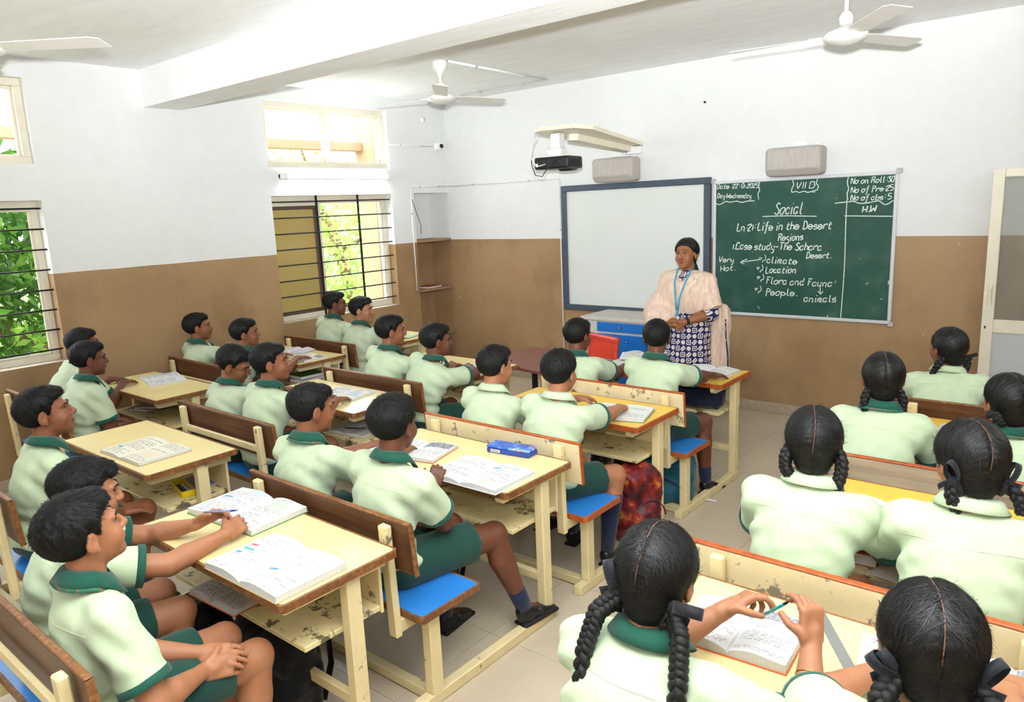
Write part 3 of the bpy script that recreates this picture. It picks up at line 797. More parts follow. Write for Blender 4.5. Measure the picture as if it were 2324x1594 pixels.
def braid(root, path, r0, r1, turns, name='braid', tail=True):
    """three woven strands along a path"""
    path = [np.array(p, float) for p in path]; n = 26*max(1, turns//3)
    ts = np.linspace(0, 1, n); seg = np.linspace(0, 1, len(path))
    C = np.stack([np.interp(ts, seg, [p[i] for p in path]) for i in range(3)], 1)
    for _ in range(8): C[1:-1] = (C[:-2]+2*C[1:-1]+C[2:])/4
    T = np.gradient(C, axis=0); T /= np.linalg.norm(T, axis=1)[:, None]+1e-9
    a = np.cross(T, np.array([0.2, 1.0, 0.1])); a /= np.linalg.norm(a, axis=1)[:, None]+1e-9; b = np.cross(T, a)
    m = MB(); sts = []
    for s in range(3):
        ph = ts*turns*2*PI/2+s*2*PI/3; R = r0+(r1-r0)*ts
        pts = C+a*(np.sin(ph)*R*0.62)[:, None]+b*(np.sin(2*ph)*R*0.34)[:, None]
        k = len(m.v); m.tube(pts, list(R*0.58), 9)
        for i in range(n):
            for j in range(9): sts.append((math.cos(j*0.698)*9, math.sin(j*0.698)*9, ts[i]*12+s*9))
    me = m.mesh(name); at = me.attributes.new('strand', 'FLOAT_VECTOR', 'POINT'); at.data.foreach_set('vector', np.array(sts, np.float32).ravel())
    return link(name, me, MAT['hair'], root, True), C

def ribbon_bow(root, p, right, up, sc=1.0, seed=0, loops=2):
    """knot with folded loops and tails of flat ribbon"""
    rg = np.random.RandomState(seed); m = MB(); p = np.array(p, float); right = unit(right); up = unit(up-right*(up@right)); out = np.cross(right, up)
    m.tube([p-up*0.012*sc, p, p+up*0.012*sc], [0.010*sc, 0.015*sc, 0.010*sc], 8)
    for i in range(loops):
        s = 1 if i % 2 else -1; an = rg.uniform(-0.5, 0.9); dr = unit(right*s*math.cos(an)+up*math.sin(an)); L = rg.uniform(0.034, 0.05)*sc; wv = unit(np.cross(dr, out)+out*rg.uniform(-0.6, 0.6)); sid = np.cross(dr, wv)
        pts = [p+dr*L*(1-math.cos(t))/1.4*1.0+sid*math.sin(t)*L*0.38 for t in np.linspace(0, 2*PI, 15)]
        w = wv*0.011*sc; vs = []
        for q in pts: vs += [q-w, q+w]
        m.add(vs, [(2*j, 2*j+1, 2*j+3, 2*j+2) for j in range(14)])
    for i in range(2):
        s = 1 if i else -1; dr = unit(right*s*0.6-up*0.9+out*rg.uniform(-0.3, 0.5)); q = [p+dr*t*0.045*sc+out*math.sin(t*4)*0.006 for t in np.linspace(0, 1, 5)]; w = np.cross(dr, out)*0.009*sc
        vs = []
        for e in q: vs += [e-w, e+w]
        m.add(vs, [(2*j, 2*j+1, 2*j+3, 2*j+2) for j in range(4)])
    o = m.build('hair_ribbon', MAT['ribbon'], root, True)
    md = o.modifiers.new('thick', 'SOLIDIFY'); md.thickness = 0.0015
    return o
SHOE = []
def shoe_mesh():
    if SHOE: return SHOE[0]
    F = Field((-0.06, -0.06, -0.01), (0.06, 0.23, 0.13), 0.006); I = np.eye(3)
    F.ell((0, 0.135, 0.035), (0.040, 0.075, 0.035), I, 0.01); F.ell((0, 0.02, 0.045), (0.034, 0.052, 0.045), I, 0.03); F.rc((0, 0.0, 0.06), (0, 0.07, 0.055), 0.034, 0.034, 0.02)
    F.rc((0, -0.01, 0.075), (0, 0.02, 0.09), 0.030, 0.026, 0.02); F.cut((0, 0, 0.098), (0, 0.35, 0.94)); F.cut((0, 0, 0.002), (0, 0, -1))
    F.box((0, 0.085, 0.010), (0.041, 0.118, 0.010), I, 0.009, 0.002); F.rc((-0.036, 0.075, 0.058), (0.036, 0.075, 0.058), 0.012, 0.012, 0.004)
    V, Q = F.mesh(1); SHOE.append(qmesh('shoe', V, Q, None, [MAT['shoe']])); return SHOE[0]
PN = [0]
def loft(m, rings, closed=False):
    n = len(rings[0]); b = len(m.v); vs = [p for r in rings for p in r]; fs = []
    for i in range(len(rings)-1):
        for j in range(n if closed else n-1):
            k = (j+1) % n; fs.append((i*n+j, i*n+k, (i+1)*n+k, (i+1)*n+j))
    m.add(vs, fs)
def student(label, top, hip, yaw=0.0, look=(0, 0, 0), hands=None, hair=None, skin='b', tw=0.0, girl=False, sc=1.0, h=0.0075, fine=0.005,
            shirt='shirt', knees=None, ankles=None, glasses=False, lanyard=False, long_sock=False, hand_h=None, build=1.13, collar=True, sleeve=0.66):
    PN[0] += 1; seed = 100+PN[0]*7
    yaw = math.radians(yaw); hip = np.array(hip, float)
    root = empty('person', (hip[0], hip[1], 0), yaw, label, 'person', 'students in pale green uniform')
    Rw = np.array(Matrix.Rotation(-yaw, 3, 'Z'))
    loc = lambda p: Rw@(np.array(p, float)-V3(hip[0], hip[1], 0))
    ld = lambda d: Rw@np.array(d, float)
    zs = hip[2] if len(hip) > 2 else 0.4355
    H = V3(0, 0, zs+0.09)
    Rh = rotm(math.radians(look[0])-yaw, math.radians(look[1]), math.radians(look[2]))
    tl = loc(top); hc = tl-Rh@V3(0, -0.012, 0.125*sc)
    N = hc+(0.5*Rh+0.5*np.eye(3))@V3(0, -0.034, -0.132)*sc
    right = rotm(math.radians(tw))@V3(1, 0, 0); up = unit(N-H); right = unit(right-up*(right@up)); fw = np.cross(up, right)
    CR = np.stack([right, fw, up], 1); Ls = np.linalg.norm(N-H)
    mid = H+(N-H)*0.5-fw*0.025; chest = H+(N-H)*0.68-fw*0.012; b = build
    S = {s: N-up*0.072*sc+right*s*0.133*sc*b+fw*0.008 for s in (-1, 1)}
    l1, l2 = 0.265*sc, 0.225*sc
    arms = {}
    hands = hands or {}
    for s, key in ((-1, 'l'), (1, 'r')):
        hd = dict(hands.get(key, {})); wt = loc(hd['w']) if 'w' in hd else V3(0.08*s, 0.30, zs+0.155)
        pole = ld(hd['pole']) if 'pole' in hd else V3(0.55*s, -0.5, -0.7)
        E, Wt = ik(S[s], wt, l1, l2, pole)
        fd = ld(hd['d']) if 'd' in hd else unit(Wt-E)*0.7+V3(-0.25*s, 0.4, -0.1)
        nn = ld(hd['n']) if 'n' in hd else V3(0, 0, -1)
        arms[s] = (E, Wt, fd, nn, hd)
    kn = knees or {}; an = ankles or {}
    hipj = {s: V3(0.078*s, 0.02, zs+0.078) for s in (-1, 1)}
    K = {}; A = {}
    for s, key in ((-1, 'l'), (1, 'r')):
        K[s] = loc(kn[key]) if key in kn else V3(0.105*s, 0.40, zs+0.062)
        A[s] = loc(an[key]) if key in an else V3(0.10*s, 0.36, 0.085)
    pts = [H, N, hc, *S.values(), *K.values(), *A.values()]+[q for a in arms.values() for q in (a[0], a[1], a[1]+unit(a[2])*0.1)]
    P = np.array(pts); lo = P.min(0)-0.17; hi = P.max(0)+0.17; lo[2] = max(lo[2], -0.02)
    hr = 0.135*sc; fb = [(hc-hr, hc+hr, fine)]
    if hand_h:
        for a in arms.values():
            q = a[1]+unit(a[2])*0.07; fb.append((q-0.10, q+0.10, hand_h))
    # ---- body
    F = Field(lo, hi, h, fb)
    F.ell(H, (0.13*b, 0.095, 0.085), CR, 0.02); F.ell(mid, (0.115*b, 0.082, Ls*0.30), CR, 0.03); F.ell(chest, (0.128*b, 0.085, Ls*0.30), CR, 0.03)
    F.rc(S[-1], S[1], 0.040, 0.040, 0.03)
    F.rc(N-up*0.06, hc+Rh@V3(0, -0.018, -0.055)*sc, 0.052*sc, 0.050*sc, 0.015)
    head_prims(F, hc, Rh, sc, girl)
    for s in (-1, 1):
        E, Wt, fd, nn, hd = arms[s]
        F.rc(S[s], E, 0.043*b*sc, 0.035*b*sc, 0.012)
        m1 = E+(Wt-E)*0.3; F.rc(E, m1, 0.035*b*sc, 0.036*b*sc, 0.01); F.rc(m1, Wt, 0.036*b*sc, 0.0215*sc, 0.006)
        hd['tips'] = hand_prims(F, Wt, fd, nn, s, hd.get('curl', 0.35), sc*hd.get('hs', 0.95), hd.get('spread', 0.2), fingers=hd.get('fingers'), thumb=hd.get('thumb', 0.35)); arms[s] = (E, Wt, fd, nn, hd)
        F.rc(hipj[s], K[s], 0.074*b, 0.052*b, 0.015); F.ell(K[s]+V3(0, 0.006, 0.004), (0.050, 0.050, 0.050), None, 0.02)
        c1 = K[s]+(A[s]-K[s])*0.32+V3(0, -0.012, 0); F.rc(K[s], c1, 0.049*b, 0.050*b, 0.015); F.rc(c1, A[s], 0.050*b, 0.031, 0.012)
        F.rc(A[s], A[s]+V3(0, 0.09, -0.045), 0.03, 0.022, 0.01)
    V, Q = F.mesh(1)
    L = (V-hc)@Rh/sc
    lip = np.exp(-((L[:, 0]/0.021)**4+((L[:, 1]-0.094)/0.016)**4+((L[:, 2]+0.057)/0.0105)**4))*0.85
    body = link('body', qmesh('body', V, Q, {'lip': lip}, [SKIN[skin]]), None, root)
    # ---- face details
    for s in (-1, 1):
        e = link('eye', eye_mesh(), None, root); Rm = Matrix(Rh.tolist()).to_4x4()
        e.matrix_local = Matrix.Translation(hc+Rh@V3(0.030*s, 0.0680, 0.004)*sc) @ Rm @ Matrix.Diagonal((0.0125*sc, 0.0120*sc, 0.0066*sc, 1))
        PB = lambda x, y, z: hc+Rh@V3(x*s, y, z)*sc
        MB().tube([PB(0.012, 0.0960, 0.022), PB(0.026, 0.0940, 0.028), PB(0.040, 0.086, 0.028), PB(0.049, 0.074, 0.022)], [0.0022, 0.0036, 0.003, 0.001], 6).build('eyebrow', MAT['brow'], root, True)
        MB().tube([PB(0.0175, 0.0785, 0.005), PB(0.024, 0.0825, 0.0105), PB(0.031, 0.0825, 0.0118), PB(0.038, 0.0790, 0.009), PB(0.0435, 0.0720, 0.004)], [0.0008, 0.0014, 0.0016, 0.0014, 0.0006], 5).build('eyelid', MAT['brow'], root, True)
    if glasses:
        g = MB()
        for s in (-1, 1):
            g.tube([hc+Rh@V3(0.032*s+0.021*math.cos(t), 0.107, 0.003+0.015*math.sin(t))*sc for t in np.linspace(0, 2*PI, 17)[:-1]], 0.0013, 5, closed=True)
            g.tube([hc+Rh@V3(0.053*s, 0.106, 0.008)*sc, hc+Rh@V3(0.076*s, 0.06, 0.010)*sc, hc+Rh@V3(0.082*s, -0.005, 0.010)*sc], 0.0013, 5)
        g.tube([hc+Rh@V3(-0.011, 0.108, 0.005)*sc, hc+Rh@V3(0, 0.112, 0.008)*sc, hc+Rh@V3(0.011, 0.108, 0.005)*sc], 0.0013, 5)
        g.build('spectacles', MAT['spec_frame'], root, True)
    # ---- shirt
    lo = np.array([min(S[-1][0], S[1][0], arms[-1][0][0], arms[1][0][0], -0.17), -0.30, zs-0.02]); hi = np.array([max(S[-1][0], S[1][0], arms[-1][0][0], arms[1][0][0], 0.17), 0.4, N[2]+0.08])
    Pm = np.array([H, N, mid, *S.values(), arms[-1][0], arms[1][0]]); lo = np.minimum(lo, Pm.min(0)-0.10); hi = np.maximum(Pm.max(0)+0.10, [0.16, 0.15, 0]); lo[1] = Pm[:, 1].min()-0.17; hi[1] = Pm[:, 1].max()+0.17; lo[2] = zs-0.01
    F = Field(lo, hi, h*1.35)
    F.ell(H+V3(0, 0, 0.02), (0.155*b, 0.118, 0.115), None, 0.03); F.ell(mid, (0.141*b, 0.105, Ls*0.34), CR, 0.04); F.ell(chest+fw*0.004, (0.150*b, 0.104, Ls*0.33), CR, 0.04)
    sl = {}
    for s in (-1, 1):
        E = arms[s][0]; ce = S[s]+(E-S[s])*sleeve; sl[s] = (ce, unit(E-S[s]))
        F.rc(N-up*0.052*sc, S[s], 0.052*sc, 0.052*sc*b, 0.03)
        F.rc(S[s], ce, 0.056*sc*b, 0.0615*sc*b, 0.03, cut='b')
    V, Q = F.mesh(2); Nn = vnormals(V, Q)
    LV = (V-H)@CR
    fold = np.zeros(len(V))
    for s in (-1, 1):
        dd = np.linalg.norm(V-(S[s]-up*0.06+fw*0.0), axis=1); w = np.exp(-(dd/0.11)**2)
        q = V-S[s]; fold += w*np.sin(q@unit(V3(0.2*s, 0.75, 0.7))*80+s)*0.0105
    wz = np.exp(-((LV[:, 2]-0.08)/0.11)**2); fold += wz*np.sin(LV[:, 2]*85+np.sin(LV[:, 0]*14+seed)*1.7)*0.0085
    fold += 0.0022*sines(V, 17, seed, 6, (1, 1, 0.6))+0.0013*sines(V, 50, seed+1, 6)
    for s in (-1, 1):
        ce, dr = sl[s]; fold *= 1-0.9*np.exp(-(np.linalg.norm(V-ce, axis=1)/0.075)**4)
    V = V+Nn*fold[:, None]
    so = link('shirt', qmesh('shirt', V, Q, None, [MAT[shirt]]), None, root)
    for s in (-1, 1):
        ce, dr = sl[s]; r = 0.0645*sc*b
        m = MB(); m.tube([ce-dr*0.014, ce-dr*0.012, ce+dr*0.010, ce+dr*0.012], [r-0.003, r, r+0.001, r-0.003], 22, cap=False)
        m.tube([ce+dr*0.012, ce-dr*0.006], [r-0.003, r-0.012], 22, cap=True)
        m.build('cuff', MAT['dgreen'], so, True)
    # yoke seam across the back
    if h < 0.008:
        zy = Ls*0.80; LV2 = (V-H)@CR; sel = (np.abs(LV2[:, 2]-zy) < h*1.2) & (LV2[:, 1] < 0.015) & (np.abs(LV2[:, 0]) < 0.16*b)
        if sel.sum() > 12:
            P2 = V[sel]; X2 = LV2[sel][:, 0]; bins = np.linspace(X2.min(), X2.max(), 15); ps = []
            for q0, q1 in zip(bins[:-1], bins[1:]):
                k_ = (X2 >= q0) & (X2 <= q1)
                if k_.any(): ps.append(P2[k_].mean(0)-fw*0.0006)
            if len(ps) > 3: MB().tube(ps, 0.0010, 5).build('yoke_seam', MAT[shirt], so, True)
    if True:
        ax = unit(hc+Rh@V3(0, -0.02, -0.06)*sc-N); B = N-ax*0.004+fw*0.012; cr = np.cross(fw, ax); cr = unit(cr); cf = np.cross(ax, cr)
        th = np.linspace(0.34, 2*PI-0.34, 33); r1, r2, r3 = [], [], []; r0 = []
        for t in th:
            dr = cf*math.cos(t)+cr*math.sin(t); f = max(0, math.cos(t)); g_ = 1+0.12*abs(math.sin(t))
            r0.append(B+dr*0.053*sc+ax*(0.010-0.03*f)); r1.append(B+dr*0.0555*sc*g_+ax*(0.043-0.028*f)*sc); r2.append(B+dr*0.068*sc*g_+ax*(0.034-0.040*f)*sc); r3.append(B+dr*(0.084+0.014*f)*sc*g_+ax*(0.006-0.058*f**1.5)*sc)
        m = MB(); loft(m, [r0, r1, r2, r3]); o = m.build('collar', MAT['dgreen'] if collar else MAT[shirt], so, True)
        md = o.modifiers.new('thick', 'SOLIDIFY'); md.thickness = 0.004; md.offset = 1
        if lanyard:
            th = np.linspace(0.5, 2*PI-0.5, 29); ra, rb = [], []
            for t in th:
                dr = cf*math.cos(t)+cr*math.sin(t); f = max(0, math.cos(t)); g_ = 1+0.12*abs(math.sin(t))
                ra.append(B+dr*0.080*sc*g_+ax*(0.016-0.055*f)*sc); rb.append(B+dr*0.092*sc*g_+ax*(0.000-0.065*f)*sc)
            m = MB(); loft(m, [ra, rb]); o = m.build('lanyard', MAT['lanyard'], root, True); o.modifiers.new('thick', 'SOLIDIFY').thickness = 0.003
    # ---- shorts, socks, shoes
    lo = np.array([-0.24, -0.16, zs-0.012]); hi = np.array([0.24, 0.5, zs+0.22]); lo = np.minimum(lo, np.array(list(K.values())).min(0)-0.12); hi = np.maximum(hi, np.array(list(K.values())).max(0)+0.12); lo[2] = max(lo[2], zs-0.25)
    F = Field(lo, hi, h*1.5)
    F.ell(H-V3(0, 0, 0.015), (0.148*b, 0.112, 0.080), None, 0.03)
    for s in (-1, 1): F.rc(hipj[s], hipj[s]+(K[s]-hipj[s])*0.74, 0.086*b, 0.078*b, 0.03, cut='b')
    if girl: F.rc(hipj[-1]*0.5+hipj[1]*0.5, K[-1]*0.5+K[1]*0.5, 0.09, 0.08, 0.05)
    V, Q = F.mesh(2); V = V+vnormals(V, Q)*(0.004*sines(V, 24, seed+5, 6))[:, None]; V[:, 2] = np.maximum(V[:, 2], zs+0.001)
    link('skirt' if girl else 'shorts', qmesh('shorts', V, Q, None, [MAT['shorts']]), None, root)
    for s in (-1, 1):
        fr = 0.22 if long_sock else 0.66; a0 = A[s]+(K[s]-A[s])*(1-fr); c1 = K[s]+(A[s]-K[s])*0.32+V3(0, -0.012, 0)
        if fr < 0.32: ps, rs = [K[s]+(c1-K[s])*0.7, c1, c1+(A[s]-c1)*0.5, A[s]], [0.053*b, 0.054*b, 0.046, 0.036]
        else: ps, rs = [A[s]+(c1-A[s])*0.42, A[s]+(c1-A[s])*0.38, A[s]+(c1-A[s])*0.2, A[s]], [0.039, 0.043, 0.041, 0.037]
        MB().tube(ps, rs, 16).build('sock', MAT['sock'], root, True)
        sh = link('shoe', shoe_mesh(), None, root); fy = an.get('yaw_'+('l' if s < 0 else 'r'), 0.0)
        if 'foot_m_'+('l' if s < 0 else 'r') in an: sh.matrix_local = an['foot_m_'+('l' if s < 0 else 'r')](A[s])
        else: sh.location = A[s]-V3(0, 0.005, 0.085); sh.rotation_euler = (0, 0, -0.12*s+fy)
    hs = dict(hair or {}); hs.setdefault('kind', 'girl' if girl else 'boy')
    ho, HV, HN, HL = make_hair(root, hc, Rh, sc, hs, seed, max(fine*0.85, 0.0036))
    if girl:
        # parting line down the middle of the scalp
        pts = []
        for a in np.linspace(0.75, hs.get('part', 3.15), 22):
            dr = V3(0, math.cos(a), math.sin(a)); t = hs.get('thick', 0.012)
            l = V3(0.0, -0.014+(0.092+t-0.0024)*math.cos(a), 0.026+(0.082+t-0.0024)*math.sin(a)) ; pts.append(hc+Rh@(l+V3(0.003*math.sin(a*3), 0, 0))*sc)
        MB().tube(pts, 0.0015*sc, 6).build('parting', MAT['scalp'], ho, True)
        bx, by, bz = hs.get('base', (0.066, -0.052, -0.050))
        for s, key in ((-1, 'bl'), (1, 'br')):
            spec = hs.get(key)
            if spec is None: continue
            base = hc+Rh@V3(bx*s, by, bz)*sc
            pts = [base-Rh@V3(0.012*s, -0.01, -0.01)*sc]+[base+Rh@V3(q[0]*s, q[1], q[2]) if len(q) == 3 else loc(q[:3]) for q in spec['pts']]
            bo, C = braid(ho, pts, spec.get('r', 0.021), spec.get('r1', 0.015), spec.get('turns', 9))
            rp = base+Rh@V3(*spec.get('rib', (0.012, -0.012, -0.012)))*np.array([1, 1, 1])
            if spec.get('bow', True): ribbon_bow(ho, C[spec.get('bi', 2)]+Rh@V3(0.008*s, -0.012, 0), Rh@V3(s*0.7, -0.3, 0.5), Rh@V3(0.1, -0.2, 1), spec.get('bs', 1.0), seed+s, spec.get('loops', 3))
    return dict(root=root, hc=hc, Rh=Rh, arms=arms, Rw=Rw, hip=hip)
# ------------------------------------------------------------------ the students, row by row
def tw_(u, x, s, dx=0.10, dy=-0.17, z=0.785, **k):
    """wrist resting on the table of unit u"""
    d = dict(w=(x+dx*s, U[u][1]+dy, z), d=(-0.35*s, 0.9, -0.05), n=(0, 0, -1), curl=0.3, pole=(0.7*s, -0.3, -1.0)); d.update(k); return d
def both(u, x, **k): return {'l': tw_(u, x, -1, **k), 'r': tw_(u, x, 1, **k)}
def hipy(u): return U[u][1]-0.655
NEAR = dict(h=0.0062, fine=0.0042); MIDD = dict(h=0.0072, fine=0.0050); FAR = dict(h=0.0088, fine=0.0060)
crop = {'thick': 0.017, 'strands': 500}
# nearest bench on the left
student('student nearest the camera on the left, chin raised, hands clasped in the lap', (4.10, -5.86, 1.205), (4.10, -5.80), look=(0, 12, 0), skin='a', sc=1.03, tw=-6,
        hands={'r': dict(w=(4.26, -5.60, 0.575), d=(0.25, 0.9, -0.15), n=(-0.9, 0.2, -0.4), curl=0.35, pole=(0.7, -0.2, -0.9)), 'l': dict(w=(4.20, -5.575, 0.60), d=(0.75, 0.7, -0.1), n=(-0.3, 0.4, -0.9), curl=0.25, pole=(-0.6, -0.6, -0.6))},
        knees={'r': (4.21, -5.40, 0.495), 'l': (4.02, -5.41, 0.495)}, ankles={'r': (4.22, -5.42, 0.085), 'l': (4.0, -5.44, 0.085)}, hair={'thick': 0.022, 'strands': 1100, 'front': 0.016, 'low': -0.006}, lanyard=True, hand_h=0.0038, h=0.0058, fine=0.0038, sleeve=0.74)
WR = student('student reaching both hands with a pen over an open textbook', (3.62, -5.63, 1.165), (3.56, -5.80), look=(-14, -8, 0), skin='a', sc=1.02, tw=-8, yaw=-6,
        hands={'r': dict(w=(3.84, -5.26, 0.795), d=(-0.25, 0.9, 0.12), n=(-0.75, -0.1, -0.6), curl=0.55, pole=(0.7, -0.2, -0.6)), 'l': dict(w=(3.70, -5.30, 0.815), d=(0.45, 0.8, 0.35), n=(0.8, 0.0, -0.5), curl=0.5, pole=(-0.8, -0.3, -0.3))},
        hair={'thick': 0.02, 'strands': 1000, 'front': 0.014}, hand_h=0.0038, **NEAR)
# second bench
student('student with lanyard under the collar at the pencil box desk, window side', (3.53, -4.62, 1.213), (3.53, hipy('C3b')), look=(-12, -4, 0), skin='b', build=1.15, sc=1.03,
        hands=both('C3b', 3.56), hair={'thick': 0.014, 'fade': 1, 'strands': 600}, lanyard=True, **NEAR)
student('aisle-side student at the pencil box desk, elbow in lap, fist raised', (4.103, -4.62, 1.230), (4.08, hipy('C3b')), look=(10, -3, 0), skin='c', build=1.18, sc=1.04,
        hands={'r': dict(w=(4.05, -4.37, 0.74), d=(-0.15, 0.6, 0.7), n=(-0.6, 0.7, -0.3), curl=0.95, pole=(0.75, -0.1, -1.0)), 'l': dict(w=(4.08, -4.45, 0.585), d=(0.9, 0.25, 0.05), n=(0, 0.1, 1), curl=0.4, pole=(-0.6, -0.4, -0.7))},
        knees={'r': (4.27, -4.22, 0.50), 'l': (4.03, -4.26, 0.50)}, ankles={'r': (4.36, -4.13, 0.125), 'l': (4.05, -4.35, 0.085)}, hair={'thick': 0.021, 'strands': 1100, 'front': 0.02, 'low': -0.004}, hand_h=0.004, **NEAR)
# third bench
student('student at the cream backrest, left of the pair with open book on golden desk', (3.691, -3.5, 1.211), (3.66, hipy('C3c')), look=(-10, -2, 0), skin='a', hands=both('C3c', 3.68), hair={'thick': 0.017, 'strands': 500}, collar=False, **MIDD)
student('student leafing through the open book on the golden desk, long navy socks', (4.143, -3.5, 1.224), (4.10, hipy('C3c')), look=(4, -2, 0), skin='a', tw=4,
        hands={'r': dict(w=(4.22, -2.98, 0.80), d=(-0.35, 0.9, -0.1), n=(-0.2, 0, -1), curl=0.5, pole=(0.9, -0.3, -0.6)), 'l': dict(w=(3.93, -2.84, 0.80), d=(0.2, 0.9, -0.1), n=(0, 0, -1), curl=0.3, pole=(-0.8, -0.3, -0.5))},
        knees={'r': (4.33, -3.27, 0.50), 'l': (4.06, -3.24, 0.50)}, ankles={'r': (4.33, -3.36, 0.085), 'l': (4.02, -3.25, 0.085)}, long_sock=True, hair={'thick': 0.021, 'strands': 700}, collar=False, hand_h=0.0048, **MIDD)
# front bench by the aisle
student('student before the red chair at the front aisle desk', (3.505, -2.4, 1.195), (3.53, hipy('C3d')), look=(-6, -4, 0), skin='c', hands=both('C3d', 3.52), hair={'thick': 0.018, 'strands': 350}, **MIDD)
student('student seated right before the teacher, right hand on the table corner', (4.116, -2.4, 1.230), (4.08, hipy('C3d')), look=(24, 0, 0), skin='c', hands={'r': dict(w=(4.29, -1.93, 0.785), d=(0.45, 0.9, -0.12), n=(0, 0, -1), curl=0.3, pole=(1.0, -0.3, -0.5)), 'l': tw_('C3d', 4.05, -1)},
        knees={'r': (4.30, -2.10, 0.50), 'l': (4.05, -2.08, 0.50)}, ankles={'r': (4.33, -2.12, 0.085), 'l': (4.0, -2.1, 0.085)}, hair={'thick': 0.014, 'strands': 350}, hand_h=0.005, **MIDD)
# middle column
student('student at the left picture edge, face raised in profile, hand on thigh', (2.55, -5.43, 1.240), (2.52, hipy('C2a')), look=(-22, 10, 0), skin='b', sc=1.04, tw=-6,
        hands={'r': dict(w=(2.66, -5.17, 0.565), d=(0.15, 0.95, -0.1), n=(0, 0, -1), curl=0.25, pole=(0.9, -0.4, -0.6))}, knees={'r': (2.56, -5.03, 0.50), 'l': (2.34, -5.05, 0.50)}, hair={'thick': 0.019, 'strands': 700, 'front': 0.014}, hand_h=0.0045, h=0.007, fine=0.0046)
student('bespectacled student bending forward at the chipped brown backrest', (2.06, -4.12, 1.166), (2.0, hipy('C2b')), look=(-48, -22, 6), skin='b', glasses=True, hands=both('C2b', 2.05), hair={'thick': 0.024, 'strands': 500, 'front': 0.02}, shirt='shirt2', **MIDD)
student('student with faded haircut in profile beside the bespectacled one', (2.427, -4.15, 1.223), (2.40, hipy('C2b')), look=(-34, 6, 0), skin='b', sc=1.02, hands=both('C2b', 2.42), hair={'thick': 0.018, 'fade': 1, 'strands': 500}, **MIDD)
student('student at the middle front desk on the window side, elbow on the table', (2.235, -3.0, 1.225), (2.16, hipy('C2c')), look=(-32, 0, 0), skin='b', hands={'r': dict(w=(2.52, -2.68, 0.80), d=(-0.3, 0.9, 0.2), n=(-0.4, 0, -0.9), curl=0.5, pole=(1, -0.3, -0.3)), 'l': tw_('C2c', 2.2, -1)}, hair={'thick': 0.020, 'strands': 300, 'front': 0.016}, **FAR)
student('student leaning on the middle front desk beside the maroon table', (2.71, -3.0, 1.193), (2.58, hipy('C2c')), look=(-30, 0, 0), skin='c', hands={'r': dict(w=(2.68, -2.62, 0.80), d=(-0.9, 0.3, 0.1), n=(0, 0.3, -1), curl=0.5, pole=(1.0, 0.3, -0.1)), 'l': tw_('C2c', 2.55, -1)},
        knees={'r': (2.80, -2.74, 0.50), 'l': (2.50, -2.68, 0.50)}, hair={'thick': 0.022, 'strands': 300, 'front': 0.018}, **FAR)
# window column
student('student against the brown wall, mostly hidden behind a classmate', (0.56, -4.49, 1.235), (0.50, hipy('C1a')), look=(-14, 0, 0), skin='c', hands=both('C1a', 0.5), hair={'thick': 0.019, 'strands': 250}, shirt='shirt2', **FAR)
student('student in profile behind the desk with the newspaper, arm hanging', (1.092, -4.653, 1.21), (1.05, hipy('C1a')), look=(-12, -2, 0), skin='c', hair={'thick': 0.020, 'strands': 350, 'front': 0.016}, shirt='shirt2', **MIDD)
student('student by the wall looking up, nearest to the barred window column', (0.36, -3.52, 1.20), (0.34, hipy('C1b')), look=(-28, 4, 0), skin='b', hands=both('C1b', 0.36), hair={'thick': 0.019, 'strands': 300, 'front': 0.016}, shirt='shirt2', **FAR)
student('student smiling at the board with a hand on the exercise book', (0.89, -3.40, 1.168), (0.84, hipy('C1b')), look=(-36, 4, 4), skin='b', hands={'r': dict(w=(1.05, -3.02, 0.79), d=(0.15, 0.95, 0), n=(0, 0, -1), curl=0.3, pole=(1, -0.3, -0.6)), 'l': tw_('C1b', 0.85, -1)}, hair={'thick': 0.020, 'strands': 300, 'front': 0.02}, shirt='shirt2', **FAR)
student('student seated close under the barred window in front', (0.60, -2.26, 1.255), (0.55, hipy('C1c')), look=(-36, 0, 0), skin='c', hands=both('C1c', 0.6), hair={'thick': 0.017, 'strands': 250}, shirt='shirt2', **FAR)
student('student with a fringe beside the window, hands raised over the front desk', (1.02, -2.28, 1.22), (0.98, hipy('C1c')), look=(-56, 0, 0), skin='a', hands={'r': dict(w=(1.14, -1.95, 0.84), d=(0.1, 0.9, 0.3), n=(-0.9, 0, -0.2), curl=0.5, pole=(1, -0.3, -0.7)), 'l': dict(w=(1.04, -1.93, 0.83), d=(0.3, 0.9, 0.2), n=(0.9, 0, -0.2), curl=0.5, pole=(-1, -0.3, -0.6))}, hair={'thick': 0.022, 'strands': 300, 'front': 0.022}, shirt='shirt2', **FAR)
